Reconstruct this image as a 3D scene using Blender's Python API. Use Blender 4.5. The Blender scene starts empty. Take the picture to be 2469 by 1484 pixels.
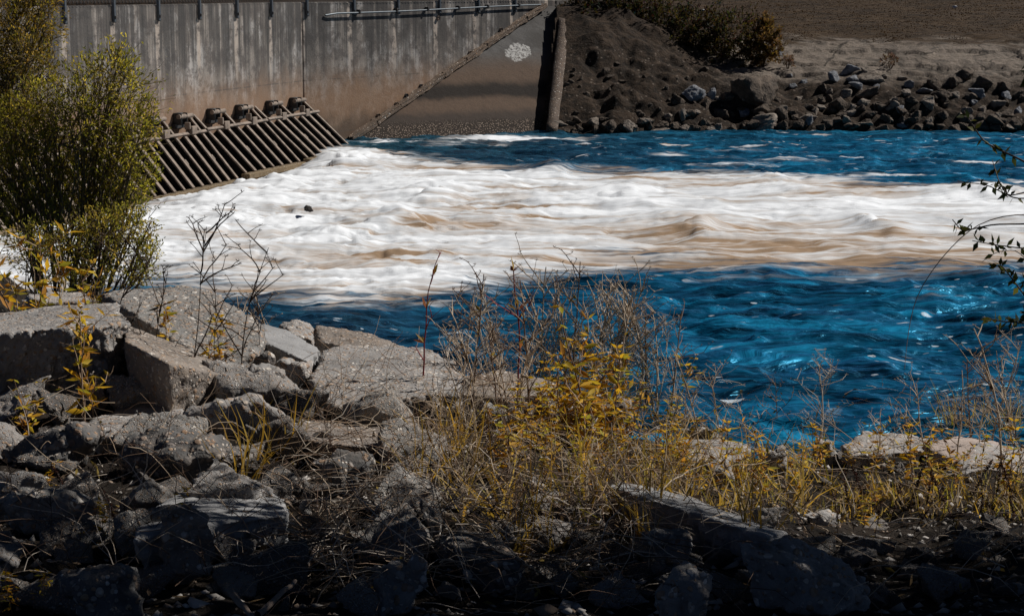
import bpy, bmesh, math, random
import numpy as np
from mathutils import Vector, Matrix

random.seed(7)
rng = np.random.default_rng(11)
R = math.radians
scene = bpy.context.scene
COL = scene.collection

# ------------------------------------------------------------------ camera
W, Hh = 2469.0, 1484.0
FOC = (W / 2) / math.tan(R(15.0))
CAMH = 3.0
PITCH = math.atan((742 + 26) / FOC)
cd = bpy.data.cameras.new("camera")
cam = bpy.data.objects.new("camera", cd)
COL.objects.link(cam)
cam.location = (0, 0, CAMH)
cam.rotation_euler = (math.pi / 2 - PITCH, 0, 0)
cd.sensor_fit = 'HORIZONTAL'
cd.angle = R(30.0)
cd.clip_end = 2000
cd.clip_start = 0.05
scene.camera = cam
FW = np.array([0, math.cos(PITCH), -math.sin(PITCH)])
UP = np.array([0, math.sin(PITCH), math.cos(PITCH)])
RT = np.array([1.0, 0, 0])
CO = np.array([0, 0, CAMH])


def ray(x, y):
    return FW + RT * ((x - W / 2) / FOC) + UP * ((Hh / 2 - y) / FOC)


def at_d(x, y, d):
    return CO + ray(x, y) * d


def at_Y(x, y, Y):
    r = ray(x, y)
    return CO + r * (Y / r[1])


def at_z(x, y, z):
    r = ray(x, y)
    return CO + r * ((z - CAMH) / r[2])


# ------------------------------------------------------------------ noise
_perm = rng.permutation(256)
_perm = np.concatenate([_perm, _perm, _perm])
_grad = rng.normal(size=(256, 3))
_grad /= np.linalg.norm(_grad, axis=1)[:, None]


def perlin(p):
    p = np.asarray(p, float)
    i = np.floor(p).astype(int)
    f = p - i
    i &= 255
    u = f * f * f * (f * (f * 6 - 15) + 10)
    out = 0
    for dx in (0, 1):
        for dy in (0, 1):
            for dz in (0, 1):
                h = _perm[_perm[_perm[(i[:, 0] + dx) & 255] + ((i[:, 1] + dy) & 255)] + ((i[:, 2] + dz) & 255)] & 255
                g = _grad[h]
                d = g[:, 0] * (f[:, 0] - dx) + g[:, 1] * (f[:, 1] - dy) + g[:, 2] * (f[:, 2] - dz)
                w = (u[:, 0] if dx else 1 - u[:, 0]) * (u[:, 1] if dy else 1 - u[:, 1]) * (u[:, 2] if dz else 1 - u[:, 2])
                out = out + w * d
    return out * 1.6


def fbm(p, o=4):
    s, a, t = 0, 1.0, 0
    p = np.asarray(p, float)
    for k in range(o):
        s = s + a * perlin(p + 17.3 * k)
        t += a
        a *= .5
        p = p * 2.03
    return s / t


def p2(X, Y, sx, sy, z=0.0):
    X = np.asarray(X, float).ravel()
    Y = np.asarray(Y, float).ravel()
    return np.stack([X * sx, Y * sy, np.full_like(X, z)], 1)


def smooth(a, b, x):
    t = np.clip((np.asarray(x, float) - a) / (b - a), 0, 1)
    return t * t * (3 - 2 * t)


# ------------------------------------------------------------------ mesh helpers
def tag(o, label=None, cat=None, group=None, kind=None):
    if label: o["label"] = label
    if cat: o["category"] = cat
    if group: o["group"] = group
    if kind: o["kind"] = kind
    return o


def mesh_np(name, v, f, mat=None, col=None, smoothed=False, attrs=None):
    v = np.asarray(v, np.float32)
    f = np.asarray(f, np.int32)
    me = bpy.data.meshes.new(name)
    me.vertices.add(len(v))
    me.vertices.foreach_set("co", v.ravel())
    k = f.shape[1]
    me.loops.add(f.size)
    me.loops.foreach_set("vertex_index", f.ravel())
    me.polygons.add(len(f))
    me.polygons.foreach_set("loop_start", np.arange(0, f.size, k, dtype=np.int32))
    if smoothed:
        me.polygons.foreach_set("use_smooth", np.ones(len(f), bool))
    me.update(calc_edges=True)
    if col is not None:
        a = me.color_attributes.new("col", 'FLOAT_COLOR', 'POINT')
        c = np.ones((len(v), 4), np.float32)
        c[:, :3] = col
        a.data.foreach_set("color", c.ravel())
    for n, arr in (attrs or {}).items():
        a = me.attributes.new(n, 'FLOAT', 'POINT')
        a.data.foreach_set("value", np.asarray(arr, np.float32).ravel())
    if mat: me.materials.append(mat)
    return me


def link(name, me, parent=None, loc=None):
    o = bpy.data.objects.new(name, me)
    COL.objects.link(o)
    if parent: o.parent = parent
    if loc is not None: o.location = loc
    return o


def empty(name, loc, rz=0):
    o = bpy.data.objects.new(name, None)
    COL.objects.link(o)
    o.location = loc
    o.rotation_euler = (0, 0, rz)
    o.empty_display_size = .1
    return o


class Geo:
    """accumulates triangles with a colour per vertex"""
    def __init__(s):
        s.v, s.f, s.c, s.n = [], [], [], 0

    def add(s, v, f, c):
        v = np.asarray(v, float).reshape(-1, 3)
        f = np.asarray(f, int)
        if f.shape[1] == 4:
            f = np.concatenate([f[:, [0, 1, 2]], f[:, [0, 2, 3]]])
        c = np.asarray(c, float)
        if c.ndim == 1: c = np.tile(c, (len(v), 1))
        s.v.append(v); s.f.append(f + s.n); s.c.append(c); s.n += len(v)

    def tube(s, pts, r0, r1, c, sides=4):
        pts = np.asarray(pts, float)
        n = len(pts)
        d = np.gradient(pts, axis=0)
        d /= np.linalg.norm(d, axis=1)[:, None] + 1e-9
        ref = np.array([.31, .22, .93]) if abs(d[0, 2]) < .8 else np.array([.93, .2, .1])
        a = np.cross(d, ref); a /= np.linalg.norm(a, axis=1)[:, None] + 1e-9
        b = np.cross(d, a)
        r = np.linspace(r0, r1, n)[:, None]
        V = np.concatenate([pts + r * (a * math.cos(t) + b * math.sin(t)) for t in np.arange(sides) * 2 * math.pi / sides], 0).reshape(sides, n, 3)
        F = []
        for k in range(sides):
            k2 = (k + 1) % sides
            for j in range(n - 1):
                F.append((k * n + j, k2 * n + j, k2 * n + j + 1, k * n + j + 1))
        s.add(V.reshape(-1, 3), F, c)

    def leaves(s, pos, dr, ln, wd, col, fold=.25, seed=None):
        pos = np.asarray(pos, float).reshape(-1, 3); N = len(pos)
        if N == 0: return
        dr = np.asarray(dr, float).reshape(-1, 3)
        dr = dr / (np.linalg.norm(dr, axis=1)[:, None] + 1e-9)
        ln = np.broadcast_to(np.asarray(ln, float), (N,))[:, None]
        wd = np.broadcast_to(np.asarray(wd, float), (N,))[:, None]
        rv = rng.normal(size=(N, 3)); rv[:, 2] += .6
        sd = np.cross(dr, rv); sd /= np.linalg.norm(sd, axis=1)[:, None] + 1e-9
        nm = np.cross(sd, dr)
        base = pos
        mid = pos + dr * ln * .45 - nm * wd * fold
        L = pos + dr * ln * .42 + sd * wd * .5
        Rr = pos + dr * ln * .42 - sd * wd * .5
        tip = pos + dr * ln - nm * ln * .12
        V = np.stack([base, mid, L, Rr, tip], 1).reshape(-1, 3)
        o = (np.arange(N) * 5)[:, None]
        F = np.concatenate([o + np.array([[0, 1, 2]]), o + np.array([[2, 1, 4]]), o + np.array([[0, 3, 1]]), o + np.array([[1, 3, 4]])])
        col = np.asarray(col, float)
        if col.ndim == 1: col = np.tile(col, (N, 1))
        s.add(V, F, np.repeat(col, 5, 0))

    def simple_leaves(s, pos, dr, ln, wd, col):
        pos = np.asarray(pos, float).reshape(-1, 3); N = len(pos)
        dr = np.asarray(dr, float); dr = dr / (np.linalg.norm(dr, axis=1)[:, None] + 1e-9)
        ln = np.broadcast_to(np.asarray(ln, float), (N,))[:, None]
        wd = np.broadcast_to(np.asarray(wd, float), (N,))[:, None]
        sd = np.cross(dr, rng.normal(size=(N, 3))); sd /= np.linalg.norm(sd, axis=1)[:, None] + 1e-9
        V = np.stack([pos, pos + dr * ln * .45 + sd * wd * .5, pos + dr * ln, pos + dr * ln * .45 - sd * wd * .5], 1).reshape(-1, 3)
        o = (np.arange(N) * 4)[:, None]
        F = np.concatenate([o + np.array([[0, 1, 2]]), o + np.array([[0, 2, 3]])])
        s.add(V, F, np.repeat(np.asarray(col, float), 4, 0))

    def mesh(s, name, mat, off=None):
        v = np.concatenate(s.v)
        if off is not None: v = v - np.asarray(off)
        return mesh_np(name, v, np.concatenate(s.f), mat, np.concatenate(s.c))


def box_geo(bm, cx, cy, cz, sx, sy, sz, M=None):
    m = Matrix.Translation((cx, cy, cz)) @ Matrix.Diagonal((sx, sy, sz, 1))
    if M is not None: m = M @ m
    return bmesh.ops.create_cube(bm, size=1, matrix=m)['verts']


def bm_obj(name, bm, mat, parent=None, bevel=0, loc=None):
    if bevel:
        bmesh.ops.bevel(bm, geom=list(bm.edges), offset=bevel, segments=1, affect='EDGES', profile=.5)
    me = bpy.data.meshes.new(name)
    bm.to_mesh(me); bm.free()
    if mat: me.materials.append(mat)
    return link(name, me, parent, loc)


# ------------------------------------------------------------------ materials
class NT:
    def __init__(s, name):
        s.m = bpy.data.materials.new(name)
        s.m.use_nodes = True
        s.t = s.m.node_tree
        s.t.nodes.clear()
        s.out = s.n('ShaderNodeOutputMaterial')

    def n(s, typ, **kw):
        nd = s.t.nodes.new(typ)
        for k, v in kw.items():
            if k.startswith('i_'):
                nd.inputs[k[2:].replace('_', ' ')].default_value = v
            else:
                setattr(nd, k, v)
        return nd

    def l(s, a, b):
        s.t.links.new(a, b)

    def _in(s, sock, v):
        if hasattr(v, 'links'):
            s.l(v, sock)
        else:
            sock.default_value = v

    def math(s, op, a, b=0.0, c=None, clamp=False):
        nd = s.n('ShaderNodeMath', operation=op, use_clamp=clamp)
        s._in(nd.inputs[0], a); s._in(nd.inputs[1], b)
        if c is not None: s._in(nd.inputs[2], c)
        return nd.outputs[0]

    def mix(s, fac, a, b, blend='MIX'):
        nd = s.n('ShaderNodeMix', data_type='RGBA', blend_type=blend)
        s._in(nd.inputs[0], fac)
        s._in(nd.inputs[6], a if hasattr(a, 'links') else (*a, 1))
        s._in(nd.inputs[7], b if hasattr(b, 'links') else (*b, 1))
        return nd.outputs[2]

    def step(s, x, a, b):
        nd = s.n('ShaderNodeMapRange', interpolation_type='SMOOTHSTEP')
        s._in(nd.inputs[0], x)
        nd.inputs[1].default_value = a; nd.inputs[2].default_value = b
        nd.inputs[3].default_value = 0; nd.inputs[4].default_value = 1
        return nd.outputs[0]

    def noise(s, vec, scale, detail=4, rough=.55, dist=0.0):
        nd = s.n('ShaderNodeTexNoise')
        s.l(vec, nd.inputs['Vector'])
        nd.inputs['Scale'].default_value = scale
        nd.inputs['Detail'].default_value = detail
        nd.inputs['Roughness'].default_value = rough
        nd.inputs['Distortion'].default_value = dist
        return nd.outputs['Fac']

    def voro(s, vec, scale, feature='F1', rnd=1.0):
        nd = s.n('ShaderNodeTexVoronoi', feature=feature)
        s.l(vec, nd.inputs['Vector'])
        nd.inputs['Scale'].default_value = scale
        nd.inputs['Randomness'].default_value = rnd
        return nd

    def mapping(s, vec, sc=(1, 1, 1), loc=(0, 0, 0)):
        nd = s.n('ShaderNodeMapping')
        s.l(vec, nd.inputs['Vector'])
        nd.inputs['Scale'].default_value = sc
        nd.inputs['Location'].default_value = loc
        return nd.outputs[0]

    def obj(s):
        return s.n('ShaderNodeTexCoord').outputs['Object']

    def geo(s):
        return s.n('ShaderNodeNewGeometry').outputs['Position']

    def sep(s, vec):
        nd = s.n('ShaderNodeSeparateXYZ'); s.l(vec, nd.inputs[0]); return nd.outputs

    def bump(s, h, dist=.01, strength=1.0):
        nd = s.n('ShaderNodeBump')
        s.l(h, nd.inputs['Height'])
        nd.inputs['Distance'].default_value = dist
        nd.inputs['Strength'].default_value = strength
        return nd.outputs[0]

    def principled(s, col, rough=.85, nrm=None, metal=0.0, spec=.3):
        nd = s.n('ShaderNodeBsdfPrincipled')
        s._in(nd.inputs['Base Color'], col if hasattr(col, 'links') else (*col, 1))
        s._in(nd.inputs['Roughness'], rough)
        nd.inputs['Metallic'].default_value = metal
        nd.inputs['Specular IOR Level'].default_value = spec
        if nrm is not None: s.l(nrm, nd.inputs['Normal'])
        s.l(nd.outputs[0], s.out.inputs[0])
        return s.m


def mat_concrete(name, base=(.25, .24, .23), pebble=.55, pscale=45., dark=.5, tint=(.30, .22, .16), rough_bump=1.0):
    """broken concrete: grey paste, river-gravel aggregate, weather stains"""
    n = NT(name)
    P = n.obj()
    big = n.noise(P, 3.0, 5, .6)
    med = n.noise(P, 14., 5, .65)
    fine = n.noise(P, 120., 3, .6)
    c = n.mix(n.step(big, .35, .65), tuple(x * .78 for x in base), base)
    c = n.mix(n.math('MULTIPLY', n.step(med, .45, .75), .45), c, tint)
    hts = []
    for k, (sc, sx) in enumerate(((pscale, 0), (pscale * 1.9, 3.1))):
        wob = n.n('ShaderNodeVectorMath', operation='ADD')
        nz = n.n('ShaderNodeTexNoise'); n.l(P, nz.inputs['Vector']); nz.inputs['Scale'].default_value = sc * .8
        scl = n.n('ShaderNodeVectorMath', operation='SCALE'); n.l(nz.outputs['Color'], scl.inputs[0]); scl.inputs['Scale'].default_value = .5 / sc
        n.l(n.mapping(P, (1, 1, 1), (sx, sx, 0)), wob.inputs[0]); n.l(scl.outputs[0], wob.inputs[1])
        vo = n.voro(wob.outputs[0], sc)
        rc = n.sep(vo.outputs['Color'])
        keep = n.step(rc[0], 1 - pebble, 1 - pebble + .05)
        size = n.math('MULTIPLY_ADD', rc[1], .28, .22)
        inside = n.math('SUBTRACT', size, vo.outputs['Distance'])
        m = n.math('MULTIPLY', n.step(inside, 0.0, .06), keep)
        ramp = n.n('ShaderNodeValToRGB')
        cr = ramp.color_ramp
        cr.elements[0].color = (.40, .37, .34, 1); cr.elements[1].color = (.72, .68, .62, 1); cr.elements[1].position = 1
        for p, q in ((.25, (.28, .17, .10, 1)), (.45, (.40, .27, .17, 1)), (.62, (.22, .19, .17, 1)), (.8, (.48, .40, .32, 1))):
            e = cr.elements.new(p); e.color = q
        n.l(rc[2], ramp.inputs[0])
        c = n.mix(n.math('MULTIPLY', m, .85), c, ramp.outputs[0])
        hts.append(n.math('MULTIPLY', n.step(inside, -.05, .2), n.math('MULTIPLY', keep, .8 if k == 0 else .45)))
    st = n.noise(n.mapping(P, (1, 1, 1), (5, 2, 1)), 5.5, 6, .7)
    c = n.mix(n.math('MULTIPLY', n.step(st, .52, .72), dark), c, (.035, .033, .03))
    c = n.mix(n.math('MULTIPLY', n.step(fine, .5, .8), .35), c, tuple(x * .45 for x in base))
    h = n.math('ADD', n.math('ADD', hts[0], hts[1]), n.math('MULTIPLY', med, 1.5 * rough_bump))
    h = n.math('ADD', h, n.math('MULTIPLY', fine, .55))
    return n.principled(c, .9, n.bump(h, .007, 1.0), spec=.2)


def mat_rock(name, base, alt, sc=6.0):
    n = NT(name)
    P = n.obj()
    a = n.noise(P, sc, 6, .65)
    b = n.noise(P, sc * 5, 4, .6)
    c = n.mix(n.step(a, .35, .68), alt, base)
    c = n.mix(n.math('MULTIPLY', n.step(b, .5, .75), .5), c, tuple(x * .35 for x in base))
    h = n.math('ADD', n.math('MULTIPLY', a, 1.5), n.math('MULTIPLY', b, .6))
    return n.principled(c, .85, n.bump(h, .06, .9), spec=.25)


def mat_leaf(name, trans=.35, rough=.6):
    n = NT(name)
    at = n.n('ShaderNodeAttribute', attribute_name='col')
    d = n.n('ShaderNodeBsdfPrincipled')
    n.l(at.outputs['Color'], d.inputs['Base Color'])
    d.inputs['Roughness'].default_value = rough
    d.inputs['Specular IOR Level'].default_value = .2
    t = n.n('ShaderNodeBsdfTranslucent')
    n.l(at.outputs['Color'], t.inputs['Color'])
    mx = n.n('ShaderNodeMixShader'); mx.inputs[0].default_value = trans
    n.l(d.outputs[0], mx.inputs[1]); n.l(t.outputs[0], mx.inputs[2])
    n.l(mx.outputs[0], n.out.inputs[0])
    return n.m


def mat_plain(name, col, rough=.6, metal=0.0, var=.4, sc=20.):
    n = NT(name)
    P = n.obj()
    f = n.noise(P, sc, 4, .6)
    c = n.mix(n.math('MULTIPLY', n.step(f, .35, .7), var), col, tuple(x * .4 for x in col))
    return n.principled(c, rough, n.bump(f, .004, .5), metal, .3)


# ------------------------------------------------------------------ world + sun
SUN_AZ, SUN_EL = R(64), R(43)
SD = Vector((math.cos(SUN_EL) * math.sin(SUN_AZ), math.cos(SUN_EL) * math.cos(SUN_AZ), math.sin(SUN_EL)))
wd = bpy.data.worlds.new("World"); scene.world = wd
wd.use_nodes = True
nt = wd.node_tree
nt.nodes.clear()
sky = nt.nodes.new('ShaderNodeTexSky'); sky.sky_type = 'NISHITA'
sky.sun_disc = False; sky.sun_elevation = SUN_EL; sky.sun_rotation = SUN_AZ
sky.air_density = .25; sky.dust_density = .0; sky.ozone_density = 2.0; sky.altitude = 1500
bg = nt.nodes.new('ShaderNodeBackground'); bg.inputs[1].default_value = .05
wo = nt.nodes.new('ShaderNodeOutputWorld')
nt.links.new(sky.outputs[0], bg.inputs[0]); nt.links.new(bg.outputs[0], wo.inputs[0])
sl = bpy.data.lights.new("sun", 'SUN'); sl.energy = 5.0; sl.angle = R(.5); sl.color = (1, .965, .92)
so = bpy.data.objects.new("sun", sl); COL.objects.link(so)
so.rotation_euler = (-SD).to_track_quat('-Z', 'Y').to_euler()
so.location = (20, 10, 30)
scene.view_settings.view_transform = 'Standard'
scene.view_settings.look = 'None'
scene.view_settings.exposure = -.05
scene.view_settings.gamma = 1
scene.cycles.max_bounces = 6
scene.cycles.transparent_max_bounces = 4

# ------------------------------------------------------------------ dam walls
WTOP = 2.75
J = at_d(728, 14, 37.0)[:2]
A0 = at_d(150, 26, 28.5)[:2]
d1 = (J - A0) / np.linalg.norm(J - A0)
n1 = np.array([d1[1], -d1[0]])
E2 = at_d(1306, 9, 44.3)[:2]
d2 = (E2 - J) / np.linalg.norm(E2 - J)
n2 = np.array([d2[1], -d2[0]])
L1 = 17.0
L2 = np.linalg.norm(E2 - J) + 1.2


def mat_wall(name, seed, zoff):
    n = NT(name)
    P = n.obj()
    x, y, z = n.sep(P)
    PX = n.mapping(P, (1, 1, 1), (seed, 0, seed * 3))
    # weathering
    big = n.noise(PX, .8, 6, .6)
    med = n.noise(PX, 3.5, 6, .7)
    fine = n.noise(PX, 30., 4, .6)
    strk = n.noise(n.mapping(PX, (5.0, 1, .16)), 1.0, 5, .65)
    strk2 = n.noise(n.mapping(PX, (17.0, 1, .3), (3, 0, 7)), 1.0, 4, .6)
    c = n.mix(n.step(big, .35, .65), (.14, .121, .105), (.31, .27, .233))
    blot = n.noise(n.mapping(PX, (1.6, 1, 1.0), (5, 0, 1)), 1.3, 7, .72)
    c = n.mix(n.math('MULTIPLY', n.step(blot, .50, .58), .75), c, (.43, .40, .37))
    c = n.mix(n.math('MULTIPLY', n.step(med, .47, .58), .75), c, (.10, .085, .077))
    c = n.mix(n.math('MULTIPLY', n.step(fine, .45, .7), .4), c, (.12, .11, .10))
    # rust-brown tide stain low on the face
    edge = n.math('MULTIPLY_ADD', n.noise(PX, 1.6, 5, .7), .9, z)
    c = n.mix(n.math('MULTIPLY', n.step(edge, 2.15, 1.25), .8), c, (.245, .145, .085))
    c = n.mix(n.math('MULTIPLY', n.step(edge, 1.1, .7), .8), c, (.085, .06, .043))
    # black algae runs from the coping
    top = n.step(n.math('MULTIPLY_ADD', strk, 2.2, z), 2.0, 3.5)
    dk = n.math('MULTIPLY', n.step(strk, .34, .55), top)
    c = n.mix(n.math('MULTIPLY', dk, .85), c, (.05, .047, .045))
    dk2 = n.math('MULTIPLY', n.step(strk2, .5, .66), n.step(n.math('MULTIPLY_ADD', strk, 2.0, z), 1.9, 3.3))
    c = n.mix(n.math('MULTIPLY', dk2, .75), c, (.045, .042, .04))
    # pale lime runs under the posts
    wob = n.math('MULTIPLY_ADD', n.noise(n.mapping(PX, (2, 1, 1.2)), 1.0, 3, .6), .16, x)
    fr = n.math('ABSOLUTE', n.math('SUBTRACT', n.math('FRACT', n.math('MULTIPLY_ADD', wob, 1 / 1.5, 100.447)), .5))
    wid = n.math('MULTIPLY_ADD', n.noise(n.mapping(PX, (.7, 1, 1.0), (9, 0, 2)), 1.0, 2, .5), .075, .006)
    lime = n.step(n.math('SUBTRACT', fr, wid), .012, -.012)
    lime = n.math('MULTIPLY', lime, n.step(n.math('MULTIPLY_ADD', strk2, 2.4, z), 2.2, 3.2))
    lime = n.math('MULTIPLY', lime, n.step(med, .62, .45))
    c = n.mix(n.math('MULTIPLY', lime, .8), c, (.42, .35, .29))
    # form-board lines
    ln = n.math('ABSOLUTE', n.math('SUBTRACT', n.math('FRACT', n.math('MULTIPLY_ADD', z, 1 / 1.05, .32)), .5))
    lm = n.math('MULTIPLY', n.step(ln, .016, .004), n.step(med, .4, .6))
    c = n.mix(n.math('MULTIPLY', lm, .6), c, (.08, .07, .06))
    h = n.math('ADD', n.math('MULTIPLY', med, 1.0), n.math('MULTIPLY', fine, .5))
    return n.principled(c, .9, n.bump(h, .02, .7), spec=.15)


M_wall1 = mat_wall("stained_concrete", 2.3, 0)
M_wall2 = mat_wall("stained_concrete_wing", 8.7, 0)
M_steel = mat_plain("galvanised_steel", (.10, .11, .12), .5, .4)
M_darksteel = mat_plain("weathered_dark_steel", (.05, .047, .045), .6, .2)
M_pipe = mat_plain("blue_grey_pipe", (.13, .15, .165), .4, .3)
M_rust = mat_plain("rusty_wet_steel", (.27, .21, .165), .75, 0, .8, 9.)
M_gapshade = mat_plain("black_gap_shade", (.008, .0075, .007), .8)  # near-black colour standing in for shade between and behind the bars


def wall(name, p, dirv, length, mat, x0, label, h0=-1.2):
    """local x runs along the face, local -y is the wet face"""
    e = empty(name, (p[0], p[1], 0), math.atan2(dirv[1], dirv[0]))
    bm = bmesh.new()
    box_geo(bm, x0 + length / 2, .25, (WTOP + h0) / 2, length, .5, WTOP - h0)
    bmesh.ops.bevel(bm, geom=list(bm.edges), offset=.02, segments=1, affect='EDGES')
    bm_obj('wall_face', bm, mat, e)
    tag(e, label, 'wall')
    return e


wall1 = wall('dam_wall', J, d1, L1, M_wall1, -L1 - .012, 'streaked grey concrete dam wall standing above the slanted steel rack')
wall2 = wall('wing_wall', J, d2, L2, M_wall2, .012, 'brown stained concrete wing wall carrying the thin pipe')
# weep rings and bolts along the foot of the wing wall
bm = bmesh.new()


def fence(name, p, dirv, x0, x1, first, label):
    e = empty(name, (p[0], p[1], 0), math.atan2(dirv[1], dirv[0]))
    g = Geo()
    z0, z1 = WTOP + .03, WTOP + 1.05
    hgt = z1 - z0
    st = .11
    x = x0 - hgt
    while x < x1:
        for s in (1, -1):
            xa, xb = (x, x + hgt) if s == 1 else (x + hgt, x)
            za, zb = z0, z1
            pa, pb = np.array([xa, -.045 + .004 * s, za]), np.array([xb, -.045 + .004 * s, zb])
            if min(xa, xb) >= x0 and max(xa, xb) <= x1:
                g.tube([pa, pb], .006, .006, (.06, .06, .06), 3)
        x += st
    link('mesh', g.mesh('mesh', M_darksteel), e)
    xs = first
    while xs < x1:
        bm = bmesh.new()
        box_geo(bm, xs, -.03, WTOP + .41, .055, .05, 1.34)
        bm_obj('post', bm, M_steel, e, .006)
        bm = bmesh.new()
        box_geo(bm, xs + .045, -.022, WTOP - .17, .035, .04, .2)
        box_geo(bm, xs - .01, -.065, WTOP - .19, .03, .02, .05)
        bm_obj('clamp', bm, M_darksteel, e, .004)
        xs += 1.5
    bm = bmesh.new()
    box_geo(bm, (x0 + x1) / 2, -.05, z1 + .02, x1 - x0, .04, .04)
    bm_obj('rail', bm, M_steel, e, .005)
    tag(e, label, 'fence')
    return e


fence('chain_link_fence', J, d1, -L1, -.05, -15.0 + .0, 'chain link fence on steel posts along the long streaked dam wall')
fence('chain_link_fence', J, d2, .1, 8.6, .12, 'chain link fence on steel posts above the wing wall with the pipe')

# pipe on the wing wall
e = empty('conduit_pipe', (J[0], J[1], 0), math.atan2(d2[1], d2[0]))
def on_wing(x, y, off=0.0):
    """pixel -> wing wall local coordinates (u, -off, z)"""
    r = ray(x, y)
    q = J + n2 * off
    t = np.dot(q, n2) / np.dot(r[:2], n2)
    Pp = CO + r * t
    return np.array([np.dot(Pp[:2] - J, d2), -off, Pp[2]])
pp = [on_wing(784, 37, .03), on_wing(800, 34.5, .06), on_wing(812, 32.5, .065)] + [on_wing(x, 32.5 - (x - 812) * .0405 + 1.2 * math.sin((x - 812) / 90), .065) for x in np.linspace(840, 1304, 14)]
g = Geo(); g.tube(pp, .017, .017, (.3, .3, .3), 8)
me = g.mesh('pipe', M_pipe); me.polygons.foreach_set("use_smooth", np.ones(len(me.polygons), bool))
link('pipe', me, e)
for x in (865, 955, 1030, 1105, 1175, 1250):
    q = on_wing(x, 31 - (x - 812) * .04, .05)
    bm = bmesh.new(); box_geo(bm, q[0], -.05, q[2], .05, .09, .09)
    bm_obj('bracket', bm, M_darksteel, e, .005)
tag(e, 'thin blue grey pipe running along the top of the wing wall', 'pipe')

# ------------------------------------------------------------------ concrete apron
def wing_foot(xpix, z):
    lo, hi = 0.0, 9.0
    for _ in range(50):
        m = (lo + hi) / 2
        Pp = np.array([*(J + d2 * m), z]) - CO
        dpt = np.dot(Pp, FW); px = W / 2 + FOC * np.dot(Pp, RT) / dpt
        if px < xpix: lo = m
        else: hi = m
    return J + d2 * lo


Aw = wing_foot(838, 0.0); A = np.array([*Aw, 0.0])
D = np.array([*E2, 2.61])
B = at_z(1312, 320, 0.0)
Cc = at_d(1352, 18, 44.8)
Cc[2] = D[2]


def apron_pt(u, v):
    return (A * (1 - u) + B * u) * (1 - v) + (D * (1 - u) + Cc * u) * v


def mat_apron():
    n = NT("apron_concrete")
    P = n.geo()
    x, y, z = n.sep(P)
    big = n.noise(P, 1.2, 6, .6)
    med = n.noise(P, 5, 6, .7)
    fine = n.noise(P, 40, 4, .6)
    c = n.mix(n.step(big, .35, .65), (.06, .056, .052), (.11, .105, .10))
    zz = n.math('MULTIPLY_ADD', big, .25, z)
    zz = n.math('MULTIPLY_ADD', med, .12, zz)
    c = n.mix(n.step(zz, 1.9, 1.35), c, (.105, .071, .05))
    c = n.mix(n.step(zz, 1.28, 1.08), c, (.022, .017, .014))
    c = n.mix(n.step(zz, .95, .82), c, (.11, .074, .052))
    c = n.mix(n.step(zz, .72, .55), c, (.055, .042, .034))
    c = n.mix(n.step(zz, .46, .42), c, (.20, .15, .115))
    c = n.mix(n.step(zz, .22, .16), c, (.02, .017, .014))
    vo = n.voro(P, 24.)
    pr = n.sep(vo.outputs['Color'])
    peb = n.step(n.math('SUBTRACT', .42, vo.outputs['Distance']), -.05, .15)
    low = n.step(zz, .52, .42)
    c = n.mix(n.math('MULTIPLY', low, n.math('SUBTRACT', 1.0, peb)), c, (.03, .022, .017))
    c = n.mix(n.math('MULTIPLY', n.math('MULTIPLY', low, peb), n.math('MULTIPLY', pr[0], .5)), c, (.34, .28, .23))
    c = n.mix(n.math('MULTIPLY', n.step(fine, .45, .7), .5), c, (.04, .035, .03))
    # chalky white patch
    pc = at_on_apron(1249, 126)
    dx = n.math('SUBTRACT', x, float(pc[0])); dz = n.math('SUBTRACT', z, float(pc[2]))
    rr = n.math('SQRT', n.math('ADD', n.math('MULTIPLY', n.math('MULTIPLY', dx, dx), 11.), n.math('MULTIPLY', n.math('MULTIPLY', dz, dz), 27.)))
    rr = n.math('ADD', rr, n.math('MULTIPLY', n.math('SUBTRACT', n.noise(P, 5, 5, .7), .5), 1.1))
    c = n.mix(n.math('MULTIPLY', n.step(rr, 1.02, .9), n.step(n.noise(P, 16, 6, .75), .40, .56)), c, (.40, .39, .37))
    h = n.math('ADD', n.math('MULTIPLY', med, .7), n.math('MULTIPLY', n.math('MULTIPLY', peb, low), .8))
    return n.principled(c, .9, n.bump(h, .03, .9), spec=.15)


def at_on_apron(x, y):
    nn = np.cross(B - A, D - A)
    r = ray(x, y)
    t = np.dot(A - CO, nn) / np.dot(r, nn)
    return CO + r * t


M_apron = mat_apron()
e = empty('concrete_apron', A)
vv, ff = [], []
NU, NV = 40, 40
for j in range(NV + 1):
    for i in range(NU + 1):
        v_ = -.25 + 1.25 * j / NV
        vv.append(apron_pt(i / NU, v_) - A)
for j in range(NV):
    for i in range(NU):
        a = j * (NU + 1) + i
        ff.append((a, a + 1, a + NU + 2, a + NU + 1))
vv = np.array(vv); vv[:, 2] += fbm(vv * 2.0, 3) * .015
nb = len(vv)
me = mesh_np('slope', vv, ff, M_apron, smoothed=True)
link('slope', me, e)
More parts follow.
